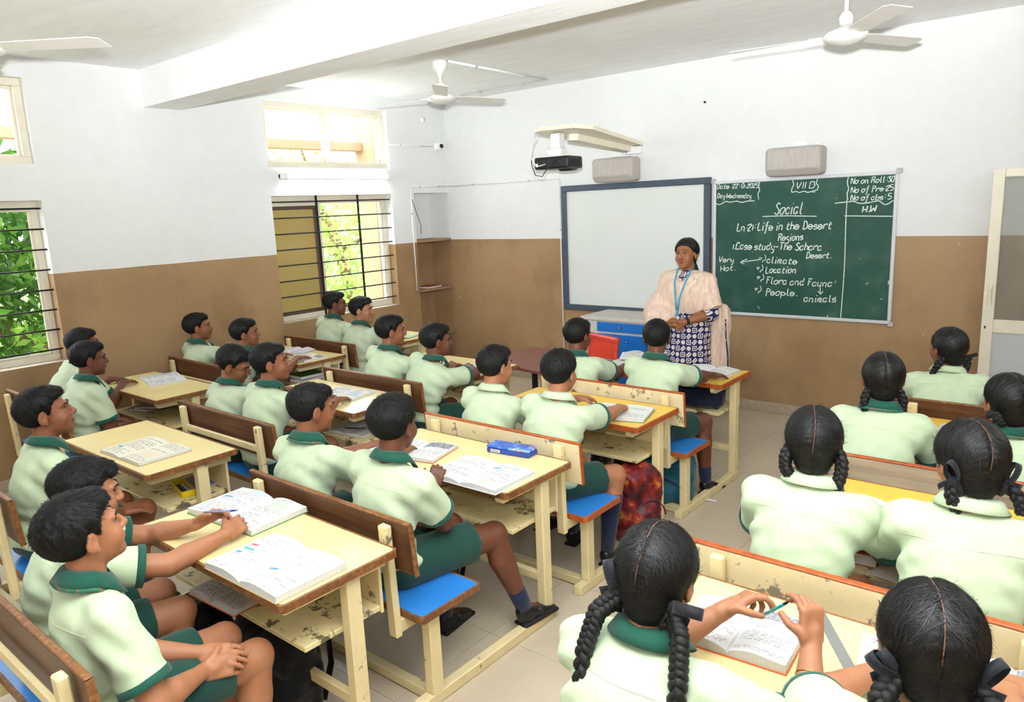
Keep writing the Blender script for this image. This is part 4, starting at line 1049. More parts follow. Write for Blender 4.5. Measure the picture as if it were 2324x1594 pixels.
# right column: students with plaits and black ribbons
def pl(*pts, **k): return dict(pts=list(pts), **k)
K1 = student('student at lower centre with two long plaits, holding a pencil in raised hands', (5.60, -5.10, 1.235), (5.59, hipy('C4a')), look=(4, -16, 0), girl=True, skin='a', sc=1.06,
        hands={'l': dict(w=(5.64, -4.83, 0.885), d=(0.55, 0.7, 0.35), n=(0.6, 0.2, -0.75), curl=0.5, fingers=(0.55, 0.65, 0.85, 0.95), pole=(-0.7, -0.4, -0.7), thumb=0.6), 'r': dict(w=(5.87, -4.84, 0.875), d=(-0.12, 0.30, 0.95), n=(-0.85, 0.45, -0.1), curl=0.6, fingers=(0.62, 0.85, 1.0, 1.05), pole=(0.55, -0.6, -0.9), thumb=0.6)},
        hair={'thick': 0.015, 'strands': 2600, 'fly': 90, 'part': 3.5, 'bl': pl((0.035, -0.03, -0.045), (0.05, -0.045, -0.14), (0.045, -0.05, -0.33), r=0.022, r1=0.018, turns=12, bi=2, bs=1.25), 'br': pl((0.030, -0.03, -0.045), (0.045, -0.05, -0.14), (0.05, -0.055, -0.33), r=0.022, r1=0.018, turns=12, bi=2, bs=1.2)}, hand_h=0.0036, h=0.006, fine=0.0042)
student('student at lower right corner with straight parting and black ribbon bows', (6.15, -5.05, 1.235), (6.14, hipy('C4a')), look=(20, -20, 0), girl=True, skin='a', sc=1.06,
        hands={'r': dict(w=(6.27, -4.66, 0.79), d=(-0.1, 0.95, 0.05), n=(0, 0, -1), curl=0.5, pole=(0.9, -0.3, -0.5)), 'l': dict(w=(6.0, -4.72, 0.79), d=(0.4, 0.9, 0), n=(0, 0, -1), curl=0.3, pole=(-0.9, -0.3, -0.5))},
        hair={'thick': 0.016, 'strands': 2600, 'fly': 90, 'part': 3.5, 'bl': pl((0.028, -0.02, -0.04), (0.03, 0.0, -0.12), (0.02, 0.02, -0.22), r=0.021, turns=8, bi=1, bs=1.0, loops=4), 'br': pl((0.028, -0.02, -0.04), (0.03, 0.0, -0.12), (0.02, 0.02, -0.22), r=0.021, turns=8, bi=1, bs=0.95)}, hand_h=0.004, **NEAR)
student('student with looped side plaits and centre parting, back to camera, middle right', (5.616, -4.05, 1.265), (5.62, hipy('C4b')), look=(17, -4, 0), girl=True, skin='a', sc=1.05, build=1.16, collar=False,
        hands={'r': tw_('C4b', 5.64, 1, dx=0.14, pole=(0.9, -0.2, -0.8)), 'l': tw_('C4b', 5.60, -1)}, hair={'thick': 0.016, 'strands': 1500, 'fly': 90, 'part': 3.6, 'base': (0.070, -0.03, -0.010), 'bl': pl((0.015, -0.02, -0.03), (0.015, -0.025, -0.07), (0.0, -0.02, -0.10), r=0.021, r1=0.019, turns=5, bow=False), 'br': pl((0.015, -0.02, -0.03), (0.015, -0.03, -0.08), (0.0, -0.03, -0.13), r=0.021, r1=0.019, turns=5, bow=False)}, **NEAR)
student('student at the right edge with a charcoal ribbon over the left ear', (6.07, -4.05, 1.290), (6.10, hipy('C4b')), look=(34, -10, 0), girl=True, skin='a', sc=1.06, build=1.18, collar=False,
        hands={'l': tw_('C4b', 6.08, -1, dx=0.14, pole=(-0.9, -0.2, -0.8)), 'r': tw_('C4b', 6.1, 1)}, hair={'thick': 0.018, 'strands': 1500, 'fly': 110, 'part': 3.5, 'bl': pl((0.012, 0.0, -0.03), (0.005, 0.0, -0.06), (-0.01, 0.01, -0.09), r=0.019, turns=3, bs=1.1, loops=2), 'br': pl((0.02, -0.02, -0.03), (0.03, -0.03, -0.06), (0.03, -0.03, -0.09), r=0.02, turns=3, bs=0.9, loops=3)}, **NEAR)
student('student with lanyard round the collar and side plaits, before the weathered wooden backrest', (5.567, -2.9, 1.243), (5.57, hipy('C4c')), look=(20, 0, 0), girl=True, skin='b', sc=1.04, build=1.16, lanyard=True,
        hands=both('C4c', 5.6), hair={'thick': 0.015, 'strands': 800, 'fly': 80, 'part': 2.9, 'bl': pl((0.012, -0.01, -0.03), (0.012, -0.01, -0.07), (0.005, -0.01, -0.10), r=0.02, turns=4, bow=False), 'br': pl((0.012, -0.01, -0.03), (0.012, -0.01, -0.07), (0.005, -0.01, -0.10), r=0.02, turns=4, bow=False)}, **MIDD)
student('student cut by the right picture edge with a dark ribbon rosette', (6.06, -2.9, 1.197), (6.08, hipy('C4c')), look=(34, 0, 0), girl=True, skin='a', sc=1.03, build=1.15, lanyard=True, hands=both('C4c', 6.1), hair={'thick': 0.016, 'strands': 800, 'fly': 160, 'part': 2.0, 'bl': pl((0.0, -0.015, 0.0), (-0.01, -0.02, -0.02), (-0.02, -0.02, -0.03), r=0.02, turns=3, bs=1.0, loops=5), 'br': pl((0.01, -0.01, -0.03), (0.01, -0.01, -0.06), (0.0, -0.01, -0.09), r=0.02, turns=3)}, **MIDD)
student('student at the front right desk turning the head toward the teacher', (5.65, -1.75, 1.192), (5.68, hipy('C4d')), look=(44, 0, 0), girl=True, skin='b', sc=1.03, build=1.16, collar=False, hands=both('C4d', 5.7), hair={'thick': 0.015, 'strands': 700, 'fly': 120, 'part': 2.0, 'bl': pl((0.02, 0.0, -0.03), (0.03, 0.02, -0.07), (0.03, 0.04, -0.11), r=0.02, turns=4, bow=False), 'br': pl((0.012, -0.01, -0.02), (0.01, -0.01, -0.05), (0.0, -0.01, -0.08), r=0.02, turns=4, bs=0.9)}, **MIDD)

# ------------------------------------------------------------------ the teacher
n = NT('printed_purple_cotton'); v = n.obj()
sp = n.n('ShaderNodeSeparateXYZ', inp={'Vector': n.mapv(v, (20, 20, 20))})
an_ = n.math('MULTIPLY', n.math('ARCTAN2', sp.outputs[0], sp.outputs[1]), 3.6)
u = n.math('SUBTRACT', n.math('FRACT', an_), 0.5); w = n.math('SUBTRACT', n.math('FRACT', sp.outputs[2]), 0.5)
au, aw = n.math('ABSOLUTE', u), n.math('ABSOLUTE', w)
sq = n.math('MAXIMUM', au, aw); ci = n.math('SQRT', n.math('ADD', n.math('MULTIPLY', u, u), n.math('MULTIPLY', w, w)))
dg = n.math('ABSOLUTE', n.math('ADD', u, w))
par = n.math('MODULO', n.math('ABSOLUTE', n.math('ADD', n.math('FLOOR', an_), n.math('MULTIPLY', n.math('FLOOR', sp.outputs[2]), 2.0))), 3.0)
def band(d, a, b): return n.math('MULTIPLY', n.math('GREATER_THAN', d, a), n.math('LESS_THAN', d, b))
ring1 = n.math('MAXIMUM', band(sq, 0.26, 0.40), n.math('LESS_THAN', sq, 0.12))
dot = n.math('LESS_THAN', ci, 0.36); leaf = n.math('MULTIPLY', band(dg, 0.06, 0.42), n.math('LESS_THAN', ci, 0.46))
pat = n.mix(n.math('LESS_THAN', par, 0.5), n.mix(n.math('LESS_THAN', par, 1.5), leaf, dot), ring1)
n.bump(n.noise(v, 16, 4), 0.3, 0.02)
MAT['print'] = n.done(n.mix(pat, lin('#2e2756'), lin('#d9d0c8')), 0.8, 0.2)
n = NT('beige_crinkled_voile'); v = n.obj(); f = n.noise(n.mapv(v, (5, 5, 1.2), rot=(0.0, 0.6, 0)), 8, 5, 0.55)
n.bump(f, 0.55, 0.012); MAT['voile'] = n.done(n.ramp(f, [(0.3, lin('#d3b39c')), (0.7, lin('#ead2bf'))]), 0.85, 0.15)
MAT['purple'] = fabric('violet_cotton', '#3a2a86', 0.2); MAT['cyan'] = plain('turquoise_lanyard', '#3fa3bf', 0.45, 0.1, 60, 0.0)
def teacher(x, y, yaw, sc=1.06):
    root = empty('person', (x, y, 0), yaw, 'standing teacher in beige shawl and purple printed tunic with clasped hands', 'person')
    Rh = rotm(math.radians(-6), 0.02, 0.03); hc = V3(0.0, 0.03, 1.535)
    N = V3(0, -0.01, 1.395); S = {-1: V3(-0.165, 0, 1.325), 1: V3(0.165, 0, 1.325)}
    Wt = {-1: V3(-0.055, 0.235, 1.005), 1: V3(0.062, 0.215, 1.015)}; E = {}
    for s in (-1, 1): E[s], Wt[s] = ik(S[s], Wt[s], 0.285, 0.235, V3(0.9*s, -0.45, -0.5))
    F = Field((-0.42, -0.25, -0.01), (0.42, 0.40, 1.72), 0.0085, [(hc-0.14, hc+0.14, 0.0052), (V3(-0.13, 0.1, 0.93), V3(0.13, 0.38, 1.12), 0.005)])
    F.ell((0, 0, 0.95), (0.165, 0.125, 0.16), None, 0.03); F.ell((0, 0.01, 1.18), (0.15, 0.12, 0.22), None, 0.03); F.rc(S[-1], S[1], 0.05, 0.05, 0.03)
    F.rc(N-V3(0, 0, 0.06), hc+Rh@V3(0, -0.018, -0.055)*sc, 0.056, 0.053, 0.02); head_prims(F, hc, Rh, sc, True)
    for s in (-1, 1):
        F.rc(S[s], E[s], 0.052, 0.042, 0.015); m1 = E[s]+(Wt[s]-E[s])*0.3; F.rc(E[s], m1, 0.042, 0.041, 0.01); F.rc(m1, Wt[s], 0.041, 0.026, 0.006)
        F.rc((0.09*s, 0, 0.88), (0.09*s, 0.01, 0.48), 0.085, 0.055, 0.02); F.rc((0.09*s, 0.01, 0.48), (0.09*s, -0.01, 0.09), 0.055, 0.034, 0.02); F.rc((0.09*s, -0.03, 0.04), (0.10*s, 0.15, 0.03), 0.036, 0.03, 0.02)
    hand_prims(F, Wt[1], V3(-0.9, 0.35, -0.28), V3(0.15, -0.2, -0.95), 1, 0.45, 1.0, 0.1, thumb=0.2)
    hand_prims(F, Wt[-1], V3(0.85, 0.30, -0.42), V3(0.1, -0.5, 0.85), -1, 0.55, 1.0, 0.1, thumb=0.2)
    V, Q = F.mesh(1); L = (V-hc)@Rh/sc
    lip = np.exp(-((L[:, 0]/0.021)**4+((L[:, 1]-0.094)/0.016)**4+((L[:, 2]+0.057)/0.0105)**4))*0.9
    link('body', qmesh('body', V, Q, {'lip': lip}, [SKIN['t']]), None, root)
    for s in (-1, 1):
        e = link('eye', eye_mesh(), None, root)
        e.matrix_local = Matrix.Translation(hc+Rh@V3(0.030*s, 0.0680, 0.004)*sc) @ Matrix(Rh.tolist()).to_4x4() @ Matrix.Diagonal((0.0125*sc, 0.0120*sc, 0.0072*sc, 1))
        PB = lambda a, b, c: hc+Rh@V3(a*s, b, c)*sc
        MB().tube([PB(0.012, 0.0960, 0.022), PB(0.026, 0.0940, 0.029), PB(0.040, 0.086, 0.029), PB(0.049, 0.074, 0.022)], [0.0014, 0.0026, 0.0022, 0.0008], 6).build('eyebrow', MAT['brow'], root, True)
        MB().tube([PB(0.0175, 0.0785, 0.005), PB(0.024, 0.0825, 0.0110), PB(0.031, 0.0825, 0.0125), PB(0.038, 0.0790, 0.0095), PB(0.0435, 0.0720, 0.004)], [0.0008, 0.0015, 0.0018, 0.0015, 0.0006], 5).build('eyelid', MAT['brow'], root, True)
        MB().lathe([(0.0, -0.006), (0.006, -0.003), (0.006, 0.003), (0.0, 0.006)], hc+Rh@V3(0.083*s, -0.002, -0.040)*sc, 10).build('earring', MAT['bangle'], root, True)
    # tunic
    F = Field((-0.36, -0.26, 0.36), (0.36, 0.30, 1.45), 0.011)
    F.ell((0, 0.005, 1.18), (0.172, 0.145, 0.24), None, 0.04); F.ell((0, 0, 0.97), (0.195, 0.155, 0.17), None, 0.05)
    F.rc((0, 0, 0.92), (0, 0.0, 0.42), 0.175, 0.215, 0.06, cut='b'); F.rc(N-V3(0, 0, 0.06), S[1]-V3(0, 0, 0.03), 0.042, 0.045, 0.03); F.rc(N-V3(0, 0, 0.06), S[-1]-V3(0, 0, 0.03), 0.042, 0.045, 0.03)
    for s in (-1, 1): F.rc(S[s]-V3(0, 0, 0.04), S[s]+(E[s]-S[s])*1.0, 0.045, 0.062, 0.02); F.rc(E[s], E[s]+(Wt[s]-E[s])*0.16, 0.064, 0.062, 0.02, cut='b')
    V, Q = F.mesh(2); V = V+vnormals(V, Q)*(0.006*np.sin(np.arctan2(V[:, 0], V[:, 1])*11+1)*np.clip((0.95-V[:, 2])/0.4, 0, 1)+0.003*sines(V, 20, 3))[:, None]; V[:, 1] *= np.where(V[:, 2] < 0.95, 0.88, 1.0)
    link('tunic', qmesh('tunic', V, Q, None, [MAT['print']]), None, root)
    for s in (-1, 1):
        MB().tube([(0.085*s, 0, 0.55), (0.09*s, 0, 0.35), (0.09*s, -0.005, 0.10)], [0.10, 0.085, 0.06], 18).build('trouser_leg', MAT['purple'], root, True)
        sh = link('shoe', shoe_mesh(), None, root); sh.location = (0.095*s, -0.04, 0.0); sh.rotation_euler = (0, 0, -0.12*s)
    # shawl: over both shoulders and the front, one end hanging at the side
    F = Field((-0.48, -0.30, 0.42), (0.46, 0.34, 1.47), 0.0105)
    F.ell((0, 0.020, 1.19), (0.192, 0.165, 0.21), None, 0.05); F.ell((0.02, 0.02, 1.25), (0.18, 0.145, 0.15), None, 0.05)
    for s in (-1, 1):
        F.rc(N-V3(-0.045*s, 0, 0.045), S[s]+V3(-0.01*s, 0, -0.012), 0.052, 0.066, 0.04)
        F.rc(S[s]+V3(-0.005*s, 0, -0.03), S[s]+(E[s]-S[s])*(1.0 if s > 0 else 0.86)+V3(0.01*s, 0, 0), 0.070, 0.092, 0.05)
    F.rc(E[1], E[1]+(Wt[1]-E[1])*0.72, 0.088, 0.075, 0.05)
    F.box(E[1]+V3(0.0, 0.10, -0.07), (0.06, 0.09, 0.10), rotm(0.5), 0.05, 0.05)
    nn = unit(V3(-0.30, 0.05, -0.95)); F.cut((0.0, 0.12, 1.030), nn)
    F.ell((0.0, 0.155, 1.425), (0.055, 0.10, 0.115), None, 0.03, True); F.rc(N-V3(0, 0.02, 0.02), N+V3(0, 0.01, 0.1), 0.066, 0.075, 0.02, True)
    F.rc((-0.20, -0.06, 1.16), (-0.25, -0.075, 0.95), 0.045, 0.06, 0.06); F.box((-0.255, -0.075, 0.76), (0.080, 0.040, 0.34), rotm(0.45), 0.038, 0.07); F.cut((0, 0, 0.50), (0, 0, -1))
    V, Q = F.mesh(2); Nn = vnormals(V, Q)
    diag = V@V3(0.62, 0.05, 0.78); hang = 1/(1+np.exp(-(-V[:, 0]-0.21)/0.012))*(V[:, 1] < 0.02)*(V[:, 2] < 1.12)
    phi = np.arctan2(V[:, 2]-1.40, V[:, 0]+0.20); rr = np.hypot(V[:, 2]-1.40, V[:, 0]+0.20)
    fo = (0.016*np.abs(np.sin(phi*7.5+rr*5))-0.008)*np.clip(rr/0.12, 0, 1)*(1-hang)+0.007*np.sin((V[:, 0]*0.9+V[:, 1]*0.6)*95)*hang+0.0015*sines(V, 34, 8)
    V = V+Nn*fo[:, None]
    link('shawl', qmesh('shawl', V, Q, None, [MAT['voile']]), None, root)
    MB().tube([(-0.31, -0.03, 1.0), (-0.315, -0.03, 0.85), (-0.33, -0.035, 0.7), (-0.335, -0.04, 0.52)], 0.010, 8, flat=0.5).build('shawl_border', MAT['print'], root, True)
    # lanyard, watch
    m = MB()
    for s in (-1, 1):
        m.tube([(0.055*s, -0.02, 1.445), (0.056*s, 0.085, 1.40), (0.045*s, 0.172, 1.32), (0.018*s, 0.228, 1.20), (0.005*s, 0.236, 1.10)], 0.0075, 6, flat=0.25)
    m.box((-0.010, 0.226, 1.055), (0.010, 0.242, 1.10), 0.003); m.build('lanyard', MAT['cyan'], root, True)
    a = Wt[-1]+(E[-1]-Wt[-1])*0.12; dr = unit(E[-1]-Wt[-1])
    MB().tube([a-dr*0.011, a+dr*0.011], [0.031, 0.032], 18).build('wrist_watch', MAT['black_plastic'], root, True)
    ho, V, Nn, L = make_hair(root, hc, Rh, sc, {'kind': 'girl', 'thick': 0.016, 'strands': 500, 'fly': 20, 'base': (0.02, -0.095, -0.05)}, 77, 0.005)
    braid(ho, [hc+Rh@V3(0, -0.09, -0.05), hc+Rh@V3(-0.02, -0.115, -0.11), hc+Rh@V3(-0.05, -0.10, -0.17), hc+Rh@V3(-0.05, -0.11, -0.32)], 0.020, 0.012, 9)
teacher(3.625, -0.97, math.radians(180+6))
# ------------------------------------------------------------------ boards on the front wall
def ray_y(px, py, y=0.0):
    v = _f+_r*(px-1162)/1675.0-_u*(py-797)/1675.0; t = (y-CAM[1])/v[1]; q = CAM+v*t; return q[0], q[2]
def framed(name, x0, x1, z0, z1, t, depth, fm, sm, label, cat):
    o = empty(name, ((x0+x1)/2, 0, z0), 0, label, cat); cx = (x0+x1)/2
    a, b, h = x0-cx, x1-cx, z1-z0
    for lo, hi in (((a, -depth, 0), (b, -0.002, t)), ((a, -depth, h-t), (b, -0.002, h)), ((a, -depth, t), (a+t, -0.002, h-t)), ((b-t, -depth, t), (b, -0.002, h-t))):
        MB().box(lo, hi, 0.006).build('frame_rail', fm, o)
    MB().box((a+t, -depth*0.6, t), (b-t, -0.003, h-t)).build('surface', sm, o)
    return o
whiteb = plain('whiteboard_film', '#d9dbd6', 0.45, 0.01, 3, 0.0, 0.4)
slate = plain('slate_blue_frame', '#46505e', 0.4, 0.05, 10, 0.0)
n = NT('green_chalkboard'); p = n.obj(); f = n.noise(n.mapv(p, (1, 1, 0.6)), 3.2, 6, 0.65)
dust = n.ramp(n.noise(p, 5, 4, 0.5), [(0.5, (0, 0, 0)), (0.75, (1, 1, 1))]); spk = n.ramp(n.noise(p, 17, 2, 0.4), [(0.765, (0, 0, 0)), (0.78, (1, 1, 1))])
c = n.mix(n.math('MULTIPLY', dust, 0.22), n.ramp(f, [(0.25, lin('#1c4538')), (0.75, lin('#255244'))]), lin('#6c8379'))
MAT['greenboard'] = n.done(n.mix(n.math('MULTIPLY', spk, 0.35), c, lin('#c5cfc9')), 0.5, 0.35)
ib = framed('interactive_whiteboard', 1.709, 3.391, 0.8475, 2.161, 0.062, 0.055, slate, whiteb, 'blank white projection board with slate blue frame behind the teacher', 'whiteboard')
gb = framed('chalkboard', 3.411, 4.958, 0.897, 2.1215, 0.028, 0.03, plain('board_aluminium', '#d7d8da', 0.35, 0.03, 10, 0.0), MAT['greenboard'], 'green chalkboard with white chalk writing and silver frame', 'chalkboard')
for sx in (-0.7735, 0.7735):
    for z in (0.0, 1.2245):
        MB().box((sx-0.02, -0.034, z-0.02), (sx+0.02, -0.003, z+0.02), 0.004).build('corner_cap', MAT['grey_plastic'], gb)
GL = {  # single-stroke letters: x 0-9, y base 3, x-height 7, capital a
 'A': '033a63|1656', 'B': '0a03|0a4a5947 07|0757665443 03', 'C': '5949 2a0806 0423435 4', 'D': '1a13|0a3a5865 5433 03', 'F': '1a13|0a5a|0747', 'H': '0a03|5a53|0656', 'I': '1a13', 'L': '0a0343', 'N': '030a535a', 'P': '1a12|0a3a59584707', 'R': '0a03|0a4a5948 3706|3753', 'S': '593a19184655432304', 'T': '0a6a|3a33', 'V': '0a235a', 'W': '0a1347637a',
 'a': '47270604133346|474453', 'b': '0a0333545636 05', 'c': '46270604133344', 'd': '46270604133346|4a4453', 'e': '0555462706041333 54', 'f': '4a3a2922 1020|0747', 'g': '47270605 24 4547|47413010 01', 'h': '0a03|06274643 ', 'i': '1713 23|1919', 'j': '2721 1001', 'k': '0a03|4705 43', 'l': '1a14 2333', 'm': '0703|0617272 3|2637474353', 'n': '0703|0627464353', 'o': '27060413334456 4727', 'p': '0700|0636 5554 3304', 'r': '0703|05274746', 's': '4627060535 443303', 't': '2914 2343|0747', 'u': '07041333 45|4744 53', 'v': '072347', 'w': '071325 3347', 'y': '07040414 3345|47413010', 'z': '0747 0343',
 '0': '2a0805133345 493a2a', '1': '181a|1a13', '2': '0829 4948 0343', '3': '094a 2846440323 03', '5': '4a0a07375544 3303', ':': '1515|1818', '.': '1313', '-': '0646', ')': '0b 282504 02', '*': '0747|1835|3815', ',': '1312'}
def glyph(ch):
    out = []
    for st in GL[ch].split('|'):
        st = st.replace(' ', ''); out.append([(int(st[i]), int(st[i+1], 16)-3) for i in range(0, len(st)-1, 2)])
    return out
def ribbon2(m, pts, w, y):
    """flat stroke in the board plane"""
    p = np.array(pts, float)
    if len(p) > 2:
        q = [p[0]]
        for i in range(len(p)-1):
            a = p[max(i-1, 0)]; b = p[i]; c = p[i+1]; d = p[min(i+2, len(p)-1)]
            for t in (0.25, 0.5, 0.75, 1.0): q.append(0.5*((2*b)+(c-a)*t+(2*a-5*b+4*c-d)*t*t+(3*b-a-3*c+d)*t**3))
        p = np.array(q)
    if np.linalg.norm(p[-1]-p[0]) < 1e-6 and len(p) == 2: p[1] = p[0]+[w*0.9, w*0.4]
    T = np.gradient(p, axis=0); T /= np.linalg.norm(T, axis=1)[:, None]+1e-9; Nn = np.stack([-T[:, 1], T[:, 0]], 1)*w/2
    vs = []
    for a, b in zip(p, Nn): vs += [(a[0]-b[0], y, a[1]-b[1]), (a[0]+b[0], y, a[1]+b[1])]
    m.add(vs, [(2*i, 2*i+2, 2*i+3, 2*i+1) for i in range(len(p)-1)])
n = NT('chalk'); f = n.noise(n.obj(), 130, 3); MAT['chalk'] = n.done(n.ramp(f, [(0.3, lin('#b7c6be')), (0.6, lin('#eef2ee'))]), 0.95, 0.1)
YCH = -0.0195; bo = np.array(gb.location)
rgk = random.Random(4)
def chalk_text(txt, pa, pb, cap, w=0.0068, slant=0.18, name='chalk_word'):
    ax, az = ray_y(*pa); bx, bz = ray_y(*pb); L = math.hypot(bx-ax, bz-az); u = np.array([bx-ax, bz-az])/L; v = np.array([-u[1], u[0]])
    ch = cap/271.0/7; adv = []; pos = 0
    for c in txt:
        wd = 3.2 if c == ' ' else max(p[0] for st in glyph(c) for p in st)+1.7
        adv.append(pos); pos += wd
    sx = L/(pos-1.2); m = MB()
    for c, x0 in zip(txt, adv):
        if c == ' ':
            if m.v: m.build(name, MAT['chalk'], gb)
            m = MB(); continue
        j = rgk.uniform(-0.25, 0.25)
        for st in glyph(c):
            pts = [np.array([ax, az])+u*((x0+x)*sx+slant*z*ch)+v*((z+j)*ch) for x, z in st]
            ribbon2(m, [q-np.array([bo[0], bo[2]]) for q in pts], w, YCH)
    return m.build(name, MAT['chalk'], gb)
def chalk_line(pxs, w=0.007, name='chalk_line'):
    m = MB(); ribbon2(m, [np.array(ray_y(*q))-np.array([bo[0], bo[2]]) for q in pxs], w, YCH); return m.build(name, MAT['chalk'], gb)
r1 = lambda x, y: (1610+x*0.1936, 380+y*0.1936); r2 = lambda x, y: (1610+x*0.1936, 560+y*0.1936)
chalk_text('Date :22: 01.2025', r1(95, 250), r1(585, 236), 11, 0.006); chalk_text('Day:Wednesday', r1(100, 360), r1(500, 356), 11, 0.006)
chalk_text('VII B', r1(1025, 250), r1(1245, 238), 14); chalk_text('No on Roll:30', r1(1665, 195), r1(2170, 168), 12, 0.0065); chalk_text('No of Pre:25', r1(1665, 298), r1(2165, 268), 12, 0.0065); chalk_text('No of abs: 5', r1(1662, 388), r1(2140, 372), 12, 0.0065)
chalk_text('H.W', r1(1800, 525), r1(1960, 516), 13, 0.009); chalk_text('Social', r1(770, 545), r1(1095, 540), 26, 0.008); chalk_text('Ln:21: Life in the Desert', r1(335, 742), r1(1440, 716), 18, 0.0085)
chalk_text('Regions', r1(815, 860), r1(1105, 847), 16, 0.008); chalk_text('1.Case study-The Sahara', (1664, 565), (1866, 568), 17, 0.0085); chalk_text('Desert.', r2(1140, 132), r2(1430, 132), 14, 0.0075)
chalk_text('Very', r2(120, 175), r2(292, 178), 13, 0.0075); chalk_text('Hot.', r2(140, 285), r2(310, 272), 13, 0.0075)
chalk_text('*)', r2(578, 170), r2(660, 178), 15); chalk_text('climate', r2(680, 186), r2(1035, 205), 15, 0.008); chalk_text('*)', r2(553, 285), r2(630, 290), 15); chalk_text('Location', r2(670, 305), r2(1025, 306), 15, 0.008)
chalk_text('*)', r2(555, 395), r2(640, 402), 15); chalk_text('Flora and Fauna', r2(670, 430), r2(1445, 467), 16, 0.008); chalk_text('*)', r2(530, 530), r2(610, 535), 15); chalk_text('People.', r2(665, 566), r2(1030, 572), 16, 0.008); chalk_text('animals', r2(1115, 642), r2(1490, 648), 16, 0.008)
for L in ([(600, 160), (588, 230), (600, 265), (580, 310), (588, 375)], [(85, 420), (130, 436), (200, 400), (250, 408), (330, 396), (390, 410), (460, 395), (540, 392)], [(980, 140), (998, 200), (980, 240), (975, 290), (1030, 282), (1060, 295), (1120, 280), (1170, 292), (1275, 262)], [(1280, 130), (1262, 185), (1285, 215), (1275, 262)], [(1640, 105), (1625, 180), (1640, 250), (1622, 310), (1630, 380)],
          [(1480, 420), (1620, 405), (1700, 398), (1760, 420), (1850, 418), (1940, 400), (2000, 395), (2070, 437), (2165, 387)], [(1590, 568), (2160, 573)], [(630, 576), (900, 568), (1265, 573)]): chalk_line([r1(*q) for q in L])
chalk_line([r1(1620, 380), r1(1605, 700), r2(1590, 250), r2(1545, 850)])
for L in ([(375, 180), (600, 150)], [(452, 143), (375, 180), (420, 202)], [(1305, 462), (1310, 550)], [(1280, 515), (1310, 552), (1340, 518)], [(2108, 395), (2103, 440)], [(1393, 800), (1393, 838)]): chalk_line([r2(*q) for q in L])

# ------------------------------------------------------------------ wall and ceiling fittings
n = NT('speaker_grille_cloth'); f = n.noise(n.mapv(n.obj(), (220, 220, 6)), 1.0, 2); n.bump(f, 0.3, 0.002); MAT['grille'] = n.done(n.ramp(f, [(0.3, lin('#a9a19a')), (0.7, lin('#c3bcb5'))]), 0.8, 0.2)
def speaker(x0, x1, z0, z1, label):
    o = empty('wall_speaker', ((x0+x1)/2, 0, z0), 0, label, 'speaker', 'wall speakers above the boards'); w = (x1-x0)/2; h = z1-z0
    F = Field((-w-0.05, -0.28, -0.05), (w+0.05, 0.05, h+0.05), 0.012); F.box((0, -0.11, h/2), (w, 0.10, h/2), np.eye(3), 0.035, 0.0); F.cut((0, -0.01, 0), (0, 1, 0))
    F.cut((0, -0.15, 0.0), unit(V3(0, -0.7, -0.7))); V, Q = F.mesh(1); link('cabinet', qmesh('speaker', V, Q, None, [MAT['grille']]), None, o)
    MB().box((-0.06, -0.012, h-0.02), (0.06, -0.001, h+0.05), 0.003).build('bracket', MAT['white_plastic'], o)
    MB().box((w*0.55, -0.012, h-0.02), (w*0.55+0.04, -0.001, h+0.03), 0.003).build('bracket', MAT['white_plastic'], o)
speaker(2.20, 2.66, 2.167, 2.40, 'grey wall speaker above the white projection board'); speaker(3.95, 4.41, 2.125, 2.362, 'grey wall speaker above the green chalkboard')
# projector arm and projector
arm = empty('projector_shelf', (2.53, 0, 2.5), 0, 'cream wooden projector arm reaching out from the front wall', 'bracket')
tilt = Matrix.Rotation(math.radians(-4.6), 4, 'X')
MB().prism([(-0.17, -0.002), (-0.25, -1.22), (-0.16, -1.27), (0.18, -1.24), (0.27, -1.08), (0.145, -0.002)], 0.0, 0.035, M=tilt).build('plank', MAT['alu_cream'], arm)
MB().prism([(-0.07, -0.002), (-0.09, -0.95), (-0.03, -1.0), (0.03, -0.95), (0.045, -0.002)], -0.055, 0.0, M=tilt).build('rib', MAT['alu_cream'], arm)
MB().box((0.0, -0.06, -0.075), (0.145, -0.001, -0.005), 0.003).build('wall_plate', MAT['white_plastic'], arm)
MB().box((-0.20, -0.03, -0.085), (-0.08, -0.001, -0.02), 0.003).build('wall_plate', MAT['white_plastic'], arm)
pj = empty('projector', (2.46, -1.12, 2.33), math.radians(4), 'black ceiling projector hanging from the cream arm', 'projector')
F = Field((-0.24, -0.20, -0.08), (0.24, 0.20, 0.09), 0.008); F.box((0, 0, 0), (0.175, 0.13, 0.052), np.eye(3), 0.018, 0.0); F.rc((0.07, 0.13, -0.02), (0.07, 0.145, -0.02), 0.045, 0.04, 0.02); F.box((0.06, 0.06, -0.05), (0.07, 0.05, 0.02), np.eye(3), 0.015, 0.02)
V, Q = F.mesh(1); link('housing', qmesh('housing', V, Q, None, [MAT['black_plastic']]), None, pj)
for i in range(9): MB().box((0.168, -0.09+i*0.02, -0.03), (0.1775, -0.082+i*0.02, 0.03)).build('vent_slat', MAT['iron'], pj)
m = MB(); m.box((-0.10, -0.07, 0.05), (0.10, 0.07, 0.062), 0.003); m.box((-0.07, -0.055, 0.062), (0.06, 0.055, 0.13), 0.01); m.box((-0.05, -0.04, 0.13), (0.04, 0.05, 0.25), 0.004); m.tube([(0.13, 0.09, 0.05), (0.0, 0.0, 0.075), (-0.13, -0.09, 0.05)], 0.007); m.tube([(-0.13, 0.09, 0.05), (0.0, 0.0, 0.075), (0.13, -0.09, 0.05)], 0.007); m.tube([(-0.10, 0.0, 0.10), (-0.06, 0.0, 0.10)], 0.035, 14)
m.build('mount', MAT['white_plastic'], pj)
